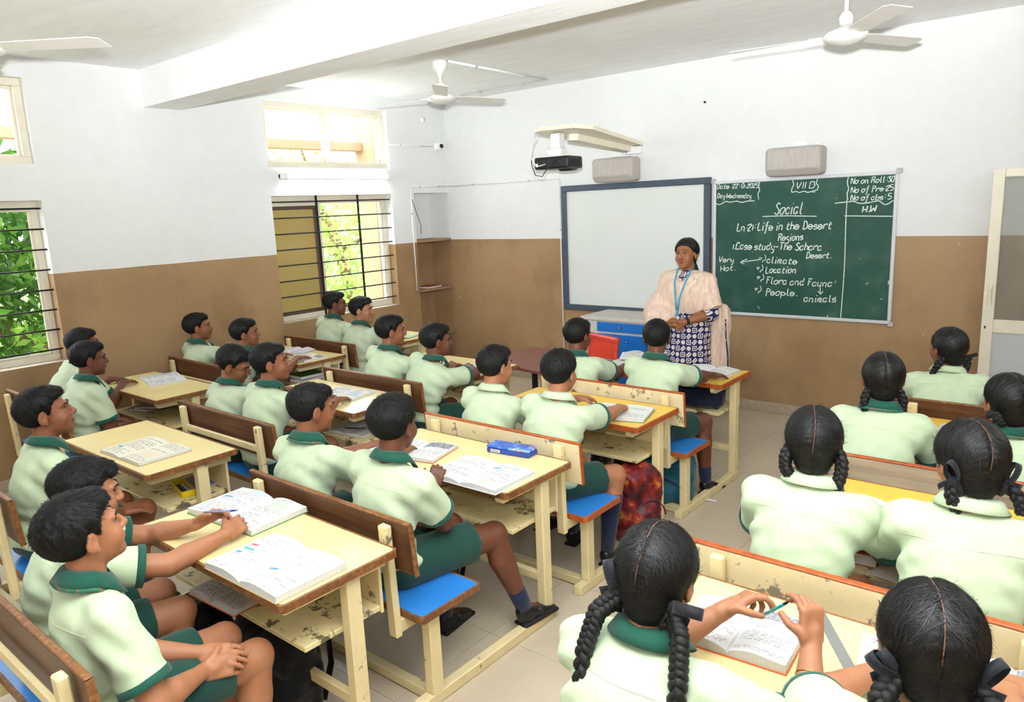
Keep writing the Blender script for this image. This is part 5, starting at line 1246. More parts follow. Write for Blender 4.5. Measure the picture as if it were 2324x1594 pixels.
MB().box((-0.15, -0.133, -0.02), (-0.13, -0.128, 0.0)).build('socket', MAT['white_plastic'], pj)
MB().tube([(-0.12, -0.13, 0.24), (-0.155, -0.17, 0.16), (-0.16, -0.19, 0.05), (-0.10, -0.20, -0.03), (-0.05, -0.135, -0.01)], 0.005, 8).build('cable', MAT['white_plastic'], pj, True)
MB().tube([(-0.13, -0.12, 0.24), (-0.165, -0.16, 0.15), (-0.165, -0.18, 0.0), (-0.12, -0.19, -0.10), (-0.05, -0.19, -0.115), (0.0, -0.17, -0.04), (0.06, -0.133, 0.02)], 0.004, 8).build('cable', MAT['black_plastic'], pj, True)
# fans
def fan(x, y, zh, ang, label, rod=True):
    o = empty('ceiling_fan', (x, y, zh), 0, label, 'fan', 'white three-blade ceiling fans')
    MB().lathe([(0.0, -0.055), (0.05, -0.05), (0.085, -0.035), (0.12, -0.018), (0.125, 0.0), (0.115, 0.018), (0.06, 0.035), (0.03, 0.06), (0.0, 0.06)], n=32).build('motor', MAT['fan_white'], o, True)
    MB().tube([(0, 0, 0.05), (0, 0, ZC-zh-0.02)], 0.012, 10).build('down_rod', MAT['fan_white'], o, True)
    MB().lathe([(0.0, -0.135), (0.018, -0.13), (0.03, -0.10), (0.06, -0.06), (0.068, -0.02), (0.066, 0.0), (0.0, 0.0)], (0, 0, ZC-zh-0.002), 24).build('canopy', MAT['fan_white'], o, True)
    MB().lathe([(0.0, 0.055), (0.035, 0.06), (0.04, 0.10), (0.022, 0.13), (0.0, 0.13)], n=20).build('lower_canopy', MAT['fan_white'], o, True)
    for k in range(3):
        a = math.radians(ang+120*k); M = Matrix.Rotation(a, 4, 'Z') @ Matrix.Rotation(math.radians(-10), 4, 'X')
        b = MB(); b.prism([(0.10, -0.03), (0.17, -0.055), (0.60, -0.068), (0.645, -0.045), (0.65, 0.06), (0.17, 0.055), (0.10, 0.03)], -0.002, 0.002, M=M)
        bo_ = b.build('blade', MAT['fan_white'], o)
        MB().box((0.09, -0.02, 0.002), (0.20, 0.02, 0.008), 0.002, M=M).build('blade_bracket', MAT['fan_white'], bo_)
fan(1.775, -1.84, 2.905, -46, 'white ceiling fan near the corner above the barred window'); fan(5.02, -1.80, 2.862, -52, 'white ceiling fan above the chalkboard side'); fan(1.86, -5.22, 2.86, 39, 'white ceiling fan at the upper left picture edge')
# conduit pipes
def conduit(pts, label, r=0.009, clips=True, mat='white_plastic'):
    o = MB().tube(pts, r, 8).build('conduit_pipe', MAT[mat], None, True); tag(o, label, 'pipe'); 
    if clips:
        for i in range(len(pts)-1):
            a, b = np.array(pts[i]), np.array(pts[i+1])
            for t in (0.25, 0.75):
                c = a+(b-a)*t; MB().box(c-r-0.002, c+r+0.002, 0.002).build('clip', MAT['grey_plastic'], o)
    return o
conduit([(1.84, -1.80, 3.194), (1.78, -0.34, 3.194), (0.60, -0.33, 3.194), (0.60, -0.33, 3.194)][:3], 'ceiling conduit bending from fan canopy to the corner', 0.011)
conduit([(0.009, -0.90, 2.70), (0.009, -0.22, 2.70)], 'thin conduit leading to the camera dome on the window wall', 0.006)
conduit([(0.010, -0.62, 1.05), (0.010, -0.62, 2.235)], 'thin upright conduit beside the corner shelf niche', 0.007); conduit([(0.010, -0.62, 2.243), (0.010, -0.02, 2.243)], 'thin level conduit above the corner shelf niche', 0.007)
conduit([(0.02, -0.010, 2.243), (1.665, -0.010, 2.243)], 'thin level conduit on the front wall left of the white board', 0.007); conduit([(1.665, -0.010, 2.235), (1.665, -0.010, 0.12)], 'thin upright conduit beside the white board frame', 0.007)
MB().tube([(0.006, -0.60, 2.10), (0.008, -0.55, 1.95), (0.01, -0.49, 1.80), (0.012, -0.50, 1.70)], 0.003, 6).build('loose_wire', MAT['iron'], None, True)
tag(bpy.data.objects['loose_wire'], 'loose grey wire dangling by the corner shelf niche', 'wire')
c = empty('security_camera', (0.0, -0.155, 2.70), 0, 'small white security camera on the window wall near the corner', 'camera')
MB().box((0.001, -0.05, -0.045), (0.05, 0.045, 0.045), 0.012).build('housing', MAT['white_plastic'], c); F = Field((0, -0.09, -0.08), (0.13, 0.09, 0.08), 0.006); F.ell((0.06, 0.01, 0), (0.05, 0.05, 0.045), None); V, Q = F.mesh(1); link('ball', qmesh('ball', V, Q, None, [MAT['white_plastic']]), None, c)
MB().lathe([(0.0, 0.0), (0.026, 0.0), (0.024, 0.008), (0.0, 0.010)], n=18).build('lens', MAT['black_plastic'], c, True).matrix_local = Matrix.Translation((0.10, -0.012, 0)) @ Matrix.Rotation(math.radians(80), 4, 'Y') @ Matrix.Rotation(math.radians(15), 4, 'X')
s = MB().lathe([(0.0, 0.0), (0.035, 0.0), (0.033, 0.02), (0.0, 0.022)], n=18).build('ceiling_rose', MAT['white_plastic'], None, True); s.matrix_world = Matrix.Translation((0.001, -0.356, 2.995)) @ Matrix.Rotation(PI/2, 4, 'Y'); tag(s, 'small round white junction box high on the window wall', 'junction box')
s = MB().lathe([(0.0, 0.0), (0.011, 0.0), (0.008, 0.015), (0.0, 0.016)], n=10).build('wall_plug', MAT['black_plastic'], None, True); s.matrix_world = Matrix.Translation((3.312, -0.0005, 2.829)) @ Matrix.Rotation(PI/2, 4, 'X'); tag(s, 'tiny black plug in the white front wall', 'wall plug')
# tube lights
n = NT('tube_glow'); n.b.inputs['Emission Color'].default_value = (0.88, 0.97, 1.0, 1); n.b.inputs['Emission Strength'].default_value = 60.0; MAT['tube'] = n.done((1, 1, 1, 1), 0.4, 0.2)
def tube_light(x, y, z, rz, L, label):
    o = empty('tube_light', (x, y, z), rz, label, 'tube light', 'wall tube lights')
    MB().box((-L/2, -0.035, -0.022), (L/2, -0.001, 0.022), 0.004).build('batten', MAT['white_plastic'], o)
    MB().tube([(-L/2+0.07, -0.055, 0), (L/2-0.03, -0.055, 0)], 0.016, 14).build('tube', MAT['tube'], o, True)
    for a, b in ((-L/2, -L/2+0.07), (L/2-0.035, L/2)): MB().box((a, -0.075, -0.03), (b, -0.001, 0.03), 0.008).build('end_cap', MAT['white_plastic'], o)
tube_light(0.0, -1.65, 2.352, PI/2, 1.36, 'lit white tube light between the upper and lower window')
tube_light(XR, -1.9, 2.35, -PI/2, 1.36, 'added unseen tube light on the right wall toward the front'); tube_light(XR, -5.2, 2.35, -PI/2, 1.36, 'added unseen tube light on the right wall toward the back')  # these and the next three tubes are added out of view to brighten the room
tube_light(2.2, YB, 2.35, PI, 1.36, 'added unseen tube light on the back wall near the windows'); tube_light(5.4, YB, 2.35, PI, 1.36, 'added unseen tube light on the back wall near the door side'); tube_light(0.0, -7.3, 2.35, PI/2, 1.36, 'added unseen tube light on the window wall at the back')

# ------------------------------------------------------------------ front furniture
cab = empty('cupboard', (2.70, -0.29, 0), 0, 'grey-white cupboard with bright blue drawer and door below the projection board', 'cupboard')
cw = plain('cabinet_white', '#cfc8bf', 0.5); MB().box((-0.42, -0.26, 0.0), (0.42, 0.27, 0.845), 0.004).build('carcass', cw, cab); MB().box((-0.43, -0.275, 0.845), (0.43, 0.275, 0.88), 0.006).build('top', cw, cab)
bl = plain('blue_door_laminate', '#1b6fc4', 0.4, 0.04, 8, 0.0)
d1 = MB().box((-0.235, -0.276, 0.745), (0.315, -0.26, 0.835), 0.003).build('drawer', bl, cab); MB().lathe([(0.0, 0.0), (0.012, 0.0), (0.008, 0.016), (0, 0.018)], n=12).build('lock', MAT['steel'], d1, True).matrix_local = Matrix.Translation((0.03, -0.276, 0.79)) @ Matrix.Rotation(PI/2, 4, 'X')
d2 = MB().box((-0.235, -0.276, 0.06), (0.315, -0.26, 0.722), 0.003).build('cupboard_door', bl, cab); MB().lathe([(0.0, 0.0), (0.012, 0.0), (0.008, 0.016), (0, 0.018)], n=12).build('knob', MAT['steel'], d2, True).matrix_local = Matrix.Translation((0.10, -0.276, 0.66)) @ Matrix.Rotation(PI/2, 4, 'X')
o = empty('board_duster', (3.03, -0.45, 0.881), 0.1, 'cream wooden board duster lying on the cupboard', 'duster'); MB().box((-0.07, -0.03, 0.012), (0.07, 0.03, 0.032), 0.005).build('handle', MAT['alu_cream'], o); MB().box((-0.068, -0.028, 0.0), (0.068, 0.028, 0.013), 0.002).build('felt', plain('duster_felt', '#6b6255', 0.9), o)
mar = plain('maroon_laminate', '#7a4438', 0.35, 0.06, 6, 0.0)
tb = empty('side_table', (2.80, -1.86, 0), math.radians(-9), 'maroon topped table between the front desks with a white box', 'table')
MB().box((-0.48, -0.33, 0.705), (0.48, 0.33, 0.735), 0.005).build('top', mar, tb)
for x in (-0.44, 0.44):
    for y in (-0.29, 0.29): MB().box((x-0.02, y-0.02, 0), (x+0.02, y+0.02, 0.705), 0.003).build('leg', MAT['iron'], tb)
wb = empty('carton', (3.10, -2.06, 0.7355), math.radians(-9), 'small white open box on the maroon table', 'box')
MB().box((-0.075, -0.055, 0), (0.075, 0.055, 0.004)).build('base', MAT['paper'], wb)
for lo, hi in (((-0.075, -0.055, 0), (0.075, -0.051, 0.05)), ((-0.075, 0.051, 0), (0.075, 0.055, 0.05)), ((-0.075, -0.051, 0), (-0.071, 0.051, 0.05)), ((0.071, -0.051, 0), (0.075, 0.051, 0.05))): MB().box(lo, hi).build('side', MAT['paper'], wb)
rp = plain('red_plastic', '#d6402c', 0.35, 0.04, 8, 0.0)
ch = empty('chair', (2.70, -1.15, 0), math.radians(160), 'red plastic chair behind the maroon table', 'chair')
F = Field((-0.30, -0.32, 0.36), (0.30, 0.30, 0.85), 0.012); F.box((0, 0, 0.43), (0.21, 0.20, 0.014), np.eye(3), 0.012, 0.02); F.box((0, -0.215, 0.60), (0.20, 0.014, 0.18), rotm(0, 0.12), 0.012, 0.03)
for s in (-1, 1): F.rc((0.20*s, -0.19, 0.44), (0.19*s, -0.235, 0.765), 0.016, 0.016, 0.02)
F.rc((-0.19, -0.235, 0.765), (0.19, -0.235, 0.765), 0.016, 0.016, 0.03); V, Q = F.mesh(1); link('seat_shell', qmesh('shell', V, Q, None, [rp]), None, ch)
for x in (-0.17, 0.17):
    for y in (-0.16, 0.16): MB().tube([(x, y, 0.42), (x*1.15, y*1.2, 0.0)], [0.022, 0.017], 10).build('leg', rp, ch, True)
sw = empty('switch_box', (1.78, -0.001, 0.62), 0, 'small black and white switch plate low on the brown front wall', 'switch')
MB().box((-0.055, -0.03, -0.05), (0.055, 0, 0.05), 0.004).build('plate', MAT['white_plastic'], sw)
for x in (-0.02, 0.03): MB().box((x-0.008, -0.034, -0.046), (x+0.008, -0.03, 0.046), 0.002).build('rocker', MAT['black_plastic'], sw)
# ------------------------------------------------------------------ books, papers, bags and small things
n = NT('printed_page'); a = n.n('ShaderNodeAttribute', attribute_name='ink'); MAT['page'] = n.done(a.outputs['Color'], 0.75, 0.2)
COVERS = {k: plain('book_cover_'+k, c, 0.45, 0.05, 12, 0.0) for k, c in dict(red='#b5442a', orange='#d8622c', green='#5d8a3c', blue='#3565a8', tan='#c5a579', purple='#8d82a8', grey='#8f8b88', white='#dedad2').items()}
def page_colors(nx, ny, rg, tint, dense):
    c = np.ones((ny, nx, 3))*np.array(tint)*0.80
    y = 2
    while y < ny-2:
        r = rg.random()
        if r < 0.10 and not dense:
            h = rg.randint(4, 8); x0 = rg.randint(1, nx//2); w = rg.randint(nx//4, nx//2); col = rg.choice([(0.80, 0.62, 0.30), (0.40, 0.55, 0.30), (0.35, 0.55, 0.75), (0.85, 0.75, 0.55), (0.78, 0.45, 0.45)])
            c[y:min(y+h, ny-1), x0:min(x0+w, nx-1)] = np.array(col)*0.6+0.3; y += h+1
        elif r < 0.17 and not dense:
            c[y:y+2, 2:2+rg.randint(4, 8)] = rg.choice([(0.65, 0.12, 0.14), (0.10, 0.42, 0.36), (0.10, 0.30, 0.55)]); y += 3
        elif r < 0.24: y += 2
        else:
            x = 2; L = nx-2-(rg.randint(0, nx//3) if rg.random() < 0.25 else 0)
            while x < L:
                w = rg.randint(2, 5); c[y, x:min(x+w, L)] *= rg.uniform(0.45, 0.72); x += w+1
            y += 2
    return c
def page_block(w, h, t, side, arch, seed, tint=(0.96, 0.95, 0.92), nx=22, ny=34, dense=False, picture=False):
    """one half of an open book; spine along y at x=0"""
    rg = random.Random(seed); C = page_colors(nx, ny, rg, tint, dense)
    if picture: C[-11:-1, 1:-1] = np.array((0.16, 0.16, 0.17))+np.random.RandomState(seed).rand(10, nx-2, 1)*0.25
    xs = np.linspace(0, 1, nx+1); ys = np.linspace(0, 1, ny+1)
    prof = t*(0.55+0.45*np.sin(np.clip(xs*1.25, 0, 1)*PI*0.5))+arch*np.sin(xs*PI)**1.0*(1-xs)*1.4
    prof[0] *= 0.55
    vs = []
    for j in range(ny+1):
        for i in range(nx+1): vs.append((side*xs[i]*w, (ys[j]-0.5)*h, prof[i]))
    fs = []; cols = []
    for j in range(ny):
        for i in range(nx):
            q = [j*(nx+1)+i, j*(nx+1)+i+1, (j+1)*(nx+1)+i+1, (j+1)*(nx+1)+i]; fs.append(tuple(q) if side > 0 else tuple(q[::-1])); cc = C[j, i if side > 0 else nx-1-i]; cols.append(cc)
    b = len(vs); per = [i for i in range(nx+1)]+[(j+1)*(nx+1)+nx for j in range(ny)]+[ny*(nx+1)+nx-1-i for i in range(nx)]+[(ny-1-j)*(nx+1) for j in range(ny-1)]
    for i in per: vs.append((vs[i][0], vs[i][1], 0.0))
    m = len(per)
    for i in range(m):
        k = (i+1) % m; q = (per[i], per[k], b+k, b+i); fs.append(q[::-1] if side > 0 else q); g = 0.66-0.03*(i % 2); cols.append((g, g, g*0.97))
    me = bpy.data.meshes.new('pages'); me.from_pydata(vs, [], fs); at = me.attributes.new('ink', 'FLOAT_COLOR', 'CORNER'); buf = []
    for f_, c_ in zip(fs, cols): buf += [c_[0], c_[1], c_[2], 1.0]*len(f_)
    at.data.foreach_set('color', np.array(buf, np.float32)); me.materials.append(MAT['page']); return me
def open_book(x, y, z, rz, w, h, label, t=0.018, arch=0.012, cover='tan', seed=1, tint=(0.96, 0.95, 0.93), dense=False, cat='book', pic=None, t2=None, res=1.0):
    o = empty('open_book', (x, y, z+0.0005), math.radians(rz), label, cat)
    MB().box((-w-0.004, -h/2-0.004, 0), (w+0.004, h/2+0.004, 0.0025)).build('cover', COVERS[cover], o)
    nx, ny = int(22*res), int(34*res)
    for s, k in ((-1, 'l'), (1, 'r')):
        p = link('page_block', page_block(w, h, t if s < 0 else (t2 or t), s, arch, seed*7+s, tint, nx, ny, dense, pic == k), None, o); p.location = (0, 0, 0.0025)
    return o
def flat_book(x, y, z, rz, w, h, t, label, cover='red', cat='book', paper='paper'):
    o = empty('closed_book', (x, y, z+0.0005), math.radians(rz), label, cat)
    MB().box((-w/2, -h/2, 0), (w/2, h/2, 0.002)).build('back_cover', COVERS[cover], o); MB().box((-w/2+0.003, -h/2+0.003, 0.002), (w/2-0.004, h/2-0.003, t-0.002)).build('page_block', MAT[paper], o); MB().box((-w/2, -h/2, t-0.002), (w/2, h/2, t)).build('front_cover', COVERS[cover], o); MB().box((-w/2-0.001, -h/2, 0), (-w/2+0.002, h/2, t)).build('spine', COVERS[cover], o)
    return o
TZ = 0.7505; SZ = 0.522
open_book(4.165, -5.262, TZ, 1, 0.215, 0.285, 'large open textbook overhanging the near edge of the nearest left desk', 0.022, 0.012, 'tan', 3, res=1.3)
open_book(3.625, -5.045, TZ, 4, 0.22, 0.27, 'open textbook with a green page edge under the writing hands', 0.022, 0.014, 'green', 5, res=1.2)
open_book(4.165, -4.175, TZ, 1, 0.21, 0.29, 'open textbook beside the blue pencil box', 0.018, 0.01, 'white', 8, res=1.2)
open_book(3.66, -4.10, TZ, 14, 0.17, 0.25, 'open black and white printed book left of the pencil box', 0.014, 0.008, 'orange', 11, dense=True, pic='r')
open_book(3.47, -4.24, TZ, -8, 0.09, 0.14, 'dog-eared wad of loose sheets at the left end of the pencil box desk', 0.03, 0.012, 'white', 12, dense=True, cat='papers')
open_book(4.16, -2.98, TZ, 16, 0.20, 0.27, 'open textbook hanging over the edge of the golden desk', 0.016, 0.014, 'green', 14)
open_book(3.62, -1.88, TZ, 5, 0.19, 0.25, 'open textbook on the front aisle desk, left one', 0.022, 0.02, 'grey', 17)
open_book(3.60, -1.66, TZ+0.045, 25, 0.17, 0.22, 'second open textbook lying on top of another on the front aisle desk', 0.012, 0.02, 'tan', 18)
open_book(4.16, -1.73, TZ, -4, 0.18, 0.25, 'open textbook at the right end of the front aisle desk', 0.016, 0.014, 'white', 20)
open_book(2.385, -4.905, TZ, 2, 0.215, 0.28, 'yellowish open textbook on the desk with the pencil tray', 0.014, 0.008, 'tan', 22, (0.95, 0.90, 0.74))
open_book(2.33, -3.52, TZ, 8, 0.17, 0.22, 'open textbook on the glossy middle column desk', 0.012, 0.008, 'white', 25)
open_book(0.64, -3.97, TZ, -14, 0.20, 0.26, 'folded grey newspaper on the desk by the brown wall', 0.010, 0.012, 'white', 28, (0.86, 0.85, 0.86), True, 'newspaper')
open_book(0.60, -2.72, TZ, 20, 0.14, 0.20, 'loose lilac sheets with a rolled corner under the window', 0.006, 0.022, 'purple', 30, (0.88, 0.85, 0.92), True, 'papers')
open_book(0.96, -2.86, TZ, -8, 0.15, 0.20, 'open book with a dark photograph under the smiling student\'s hand', 0.010, 0.008, 'white', 31, pic='r')
open_book(2.62, -2.48, TZ, -12, 0.13, 0.19, 'open textbook at the end of the middle front desk', 0.012, 0.010, 'white', 33)
open_book(0.93, -1.72, TZ, 15, 0.13, 0.19, 'green-paged book on the front desk by the corner shelves', 0.012, 0.010, 'green', 35, (0.72, 0.88, 0.55))
kb = open_book(5.64, -4.715, TZ, 4, 0.155, 0.235, 'thick open book under the raised pencil', 0.024, 0.012, 'orange', 37, dense=True, pic='r', res=1.5)
k2 = open_book(6.26, -4.60, TZ, -2, 0.15, 0.23, 'open book under the hand at the lower right corner', 0.020, 0.010, 'grey', 39, dense=True, pic='r', res=1.4)
open_book(6.0, -4.66, TZ, 10, 0.06, 0.24, 'narrow folded book at the left elbow in the lower right corner', 0.022, 0.008, 'white', 40, dense=True)
open_book(5.75, -3.66, TZ, 4, 0.13, 0.27, 'open textbook on the golden desk between the two right-hand students', 0.012, 0.010, 'white', 42)
open_book(5.74, -2.47, TZ, 12, 0.13, 0.22, 'open book on the desk behind the weathered backrest', 0.012, 0.03, 'white', 44)
def words(txt, parent, loc, rz, size, mat):
    cu = bpy.data.curves.new('print', 'FONT'); cu.body = txt; cu.size = size; cu.align_x = 'CENTER'
    ob = bpy.data.objects.new('tmp', cu); COL.objects.link(ob); dg = bpy.context.evaluated_depsgraph_get(); me = bpy.data.meshes.new_from_object(ob.evaluated_get(dg)); bpy.data.objects.remove(ob, do_unlink=True)
    o = link('printed_heading', me, mat, parent); o.location = loc; o.rotation_euler = (0, 0, rz); return o
words('Desert Regions', kb, (0.085, 0.052, 0.0285), 0, 0.021, MAT['paper']); words('Life in the', k2, (0.085, 0.075, 0.0245), 0, 0.018, MAT['paper']); words('Desert Regions', k2, (0.085, 0.05, 0.0245), 0, 0.02, MAT['paper'])
# on the shelves
open_book(3.80, -5.235, SZ, 3, 0.15, 0.20, 'grey handwritten notebook with red cover sticking out of the nearest left shelf', 0.018, 0.014, 'orange', 50, (0.74, 0.72, 0.76), True, 'notebook')
open_book(2.46, -3.55, SZ, 6, 0.17, 0.22, 'grey notebook with a pen on the middle column shelf', 0.012, 0.010, 'tan', 52, (0.74, 0.71, 0.75), True, 'notebook')
flat_book(0.50, -4.03, SZ, 20, 0.20, 0.26, 0.02, 'reddish book on the scratched shelf by the brown wall', 'red'); flat_book(0.53, -4.02, SZ+0.021, 35, 0.19, 0.25, 0.018, 'grey book lying on the reddish one by the brown wall', 'grey')
flat_book(0.84, -2.79, SZ, 5, 0.19, 0.25, 0.035, 'red book at the bottom of the shelf stack under the window', 'red'); flat_book(0.84, -2.79, SZ+0.036, -3, 0.19, 0.25, 0.03, 'green book on the shelf stack under the window', 'green')
flat_book(1.0, -2.76, SZ, 25, 0.18, 0.25, 0.008, 'lilac notebook on the shelf under the window', 'purple')
flat_book(2.5, -4.72, SZ, 12, 0.22, 0.16, 0.012, 'pinkish notebook on the shelf behind the yellow tray', 'purple')
flat_book(2.55, -2.38, SZ, 8, 0.20, 0.26, 0.012, 'red-orange notebook on the middle front shelf', 'orange')
flat_book(5.64, -3.52, SZ, 5, 0.19, 0.25, 0.05, 'thick red-brown book on the right column shelf', 'red'); flat_book(5.86, -3.58, SZ, -10, 0.20, 0.27, 0.01, 'thin white notebook on the right column shelf', 'white')
flat_book(-0.12, -0.30, 1.0505, 8, 0.20, 0.26, 0.018, 'red notebook lying in the corner wall niche', 'red')
def grip(pp, mode=0):
    Rb = pp['Rw'].T; off = V3(pp['hip'][0], pp['hip'][1], 0); q = {}
    for s in (-1, 1):
        tips, th = pp['arms'][s][4]['tips']; q[s] = Rb@((tips[0]+th)*0.5)+off
    if mode: return q[-1]-V3(0.05, 0.03, -0.01), q[-1]+V3(0.07, 0.045, 0.02)
    d = unit(q[1]-q[-1]); return q[-1]-d*0.02, q[1]+d*0.03
def pencil(p0, p1, r, name, label, mats, cat='pen'):
    p0, p1 = np.array(p0, float), np.array(p1, float); d = p1-p0
    o = empty(name, tuple(p0), 0, label, cat); MB().tube([(0, 0, 0), tuple(d*0.8)], r, 8).build('barrel', mats[0], o, True); MB().tube([tuple(d*0.8), tuple(d*0.86), tuple(d)], [r, r*1.02, r*0.25], 8).build('tip', mats[1], o, True); return o
pencil(*grip(K1), 0.0042, 'pencil', 'teal and white pencil with black end held in both hands', [plain('teal_pencil', '#2d9c9a', 0.35), MAT['black_plastic']], 'pencil')
pencil(*grip(WR, 1), 0.0042, 'pen', 'clear blue ballpoint pen in the writing hands', [plain('pen_clear_blue', '#7e98c8', 0.2), plain('pen_blue_cap', '#1f3f9a', 0.3)])
pencil((2.40, -3.60, 0.545), (2.55, -3.53, 0.545), 0.0045, 'pen', 'dark pen lying on the notebook on the middle column shelf', [plain('pen_dark', '#3a2224', 0.3), MAT['black_plastic']])
r_ = MB().box((-0.016, -0.155, 0), (0.016, 0.155, 0.002), 0.0005).build('ruler', plain('grey_steel_ruler', '#8b8a88', 0.35, 0.03, 10, 0.0, 0.5, Metallic=0.3)); r_.location = (5.85, -4.58, TZ+0.0005); r_.rotation_euler = (0, 0, math.radians(33)); tag(r_, 'flat grey ruler on the pale yellow desk at the lower right', 'ruler')
b_ = empty('pencil_box', (4.085, -3.845, TZ+0.0005), math.radians(8), 'blue pencil box with coloured lid picture on the pale yellow desk', 'pencil box')
n = NT('box_lid_print'); v = n.obj(); f = n.noise(v, 16, 3); MAT['lid'] = n.done(n.ramp(f, [(0.35, lin('#1d3f9e')), (0.52, lin('#3f6fd0')), (0.60, lin('#7fc3e0')), (0.66, lin('#d8632f')), (0.72, lin('#3a56b8'))]), 0.3, 0.5)
MB().box((-0.125, -0.045, 0), (0.125, 0.045, 0.026), 0.006).build('tray', plain('box_blue', '#2b4aa8', 0.35), b_); MB().box((-0.127, -0.047, 0.026), (0.127, 0.047, 0.040), 0.006).build('lid', MAT['lid'], b_); MB().box((-0.10, -0.0456, 0.006), (-0.045, -0.0450, 0.022)).build('barcode_label', MAT['paper'], b_)
for i in range(8): MB().box((-0.097+i*0.006, -0.0461, 0.008), (-0.0945+i*0.006, -0.0456, 0.020)).build('barcode_bar', MAT['iron'], b_)
y_ = empty('pencil_tray', (2.535, -4.80, SZ+0.0005), math.radians(-12), 'bright yellow open pencil tray on the shelf', 'pencil box'); ym = plain('yellow_plastic', '#eccb1c', 0.35)
MB().box((-0.11, -0.035, 0), (0.11, 0.035, 0.004)).build('base', ym, y_)
for lo, hi in (((-0.11, -0.035, 0), (0.11, -0.031, 0.035)), ((-0.11, 0.031, 0), (0.11, 0.035, 0.035)), ((-0.11, -0.031, 0), (-0.106, 0.031, 0.035)), ((0.106, -0.031, 0), (0.11, 0.031, 0.035))): MB().box(lo, hi, 0.001).build('side', ym, y_)
for i, c in enumerate(('#22242a', '#5a5d66', '#d8d8d8')):
    q = MB().tube([(-0.08, -0.018+i*0.018, 0.012), (0.08, -0.014+i*0.016, 0.012)], 0.007, 8).build('pen', plain('tray_pen_%d' % i, c, 0.4)); q.location = (2.535, -4.80, SZ); q.rotation_euler = (0, 0, math.radians(-12)); tag(q, ['black', 'grey', 'white'][i]+' pen inside the yellow pencil tray', 'pen')
# bags
def bag(name, loc, rz, size, mats, label, seed, straps=True, lean=0.0):
    o = empty(name, loc, math.radians(rz), label, 'bag'); w, d, h = size
    F = Field((-w*0.8, -d, -0.02), (w*0.8, d, h*1.25), 0.012); R = rotm(0, lean)
    F.box((0, 0, h*0.5), (w/2, d/2, h/2), R, min(d, w)*0.38, 0.0); F.ell((0, -d*0.42, h*0.33), (w*0.36, d*0.32, h*0.26), R, 0.03); F.ell((0, 0, h*0.9), (w*0.36, d*0.36, h*0.14), R, 0.05); F.cut((0, 0, 0.001), (0, 0, -1))
    V, Q = F.mesh(1); V = V+vnormals(V, Q)*(0.008*sines(V, 22, seed)+0.004*sines(V, 60, seed+1))[:, None]; V[:, 2] = np.maximum(V[:, 2], 0.0)
    link('pack', qmesh('pack', V, Q, None, [mats[0]]), None, o)
    if straps:
        for s in (-1, 1): MB().tube([(0.09*s, d*0.42, h*0.92), (0.11*s, d*0.75, h*0.7), (0.12*s, d*0.72, h*0.35), (0.13*s, d*0.40, h*0.08)], 0.02, 8, flat=0.25).build('strap', mats[1], o, True)
        MB().tube([(-0.04, d*0.2, h*1.0), (-0.03, d*0.2, h*1.08), (0.03, d*0.2, h*1.08), (0.04, d*0.2, h*1.0)], 0.009, 8).build('handle', mats[1], o, True)
    MB().tube([(w*0.36*math.cos(t), -d*0.42-d*0.27*max(0.2, abs(math.cos(t*0.5))), h*0.34+h*0.25*math.sin(t)) for t in np.linspace(0.1, PI-0.1, 14)], 0.004, 6).build('zip', mats[1], o, True)
    return o
blk = fabric('black_nylon', '#0d0e11', 0.3, 10, 0.7); navy = fabric('navy_nylon', '#141a2e', 0.3, 10, 0.7); teal = fabric('teal_nylon', '#1f5a6b', 0.3, 10, 0.6)
n = NT('red_figured_nylon'); f = n.noise(n.obj(), 14, 4); MAT['redbag'] = n.done(n.ramp(f, [(0.40, lin('#3f0d13')), (0.55, lin('#761a1f')), (0.63, lin('#a8401c')), (0.68, lin('#c08a2c')), (0.72, lin('#5e151a'))]), 0.5, 0.4); n.bump(f, 0.3, 0.01)
bag('school_bag', (3.93, -5.16, 0), 15, (0.34, 0.24, 0.44), [blk, blk], 'black school bag on the floor under the nearest left desk', 1)
bag('school_bag', (3.52, -5.26, 0), -8, (0.28, 0.22, 0.40), [blk, blk], 'black school bag beside the knees of the writing student', 2)
bag('school_bag', (4.28, -2.96, 0), 70, (0.30, 0.20, 0.46), [MAT['redbag'], plain('maroon_strap', '#5d1420', 0.6)], 'red and maroon patterned school bag leaning by the aisle leg', 3, lean=0.12)
bag('school_bag', (4.16, -2.38, 0), 20, (0.38, 0.24, 0.36), [teal, navy], 'teal school bag on the floor under the front aisle bench', 4)
bag('school_bag', (4.15, -1.80, SZ), 0, (0.34, 0.20, 0.17), [navy, navy], 'dark navy bag on the shelf of the front aisle desk', 5, straps=False)
bag('school_bag', (3.72, -4.12, 0), 10, (0.28, 0.2, 0.36), [blk, blk], 'black school bag under the pencil box desk', 6)
for i, (x, y, a, lb) in enumerate(((4.40, -2.22, 20, 'crumpled white paper strip on the floor by the front runner'), (4.654, -4.128, 50, 'tiny paper scrap on the floor of the aisle'))):
    m = MB(); w = 0.05 if i == 0 else 0.014
    m.add([(-w, -0.012, 0.001), (0, -0.012, 0.010), (w, -0.012, 0.002), (-w, 0.012, 0.002), (0, 0.012, 0.012), (w, 0.012, 0.001)], [(0, 1, 4, 3), (1, 2, 5, 4)]); o = m.build('paper_scrap', MAT['paper']); o.location = (x, y, 0.0); o.rotation_euler = (0, 0, math.radians(a)); o.modifiers.new('t', 'SOLIDIFY').thickness = 0.001; tag(o, lb, 'paper')
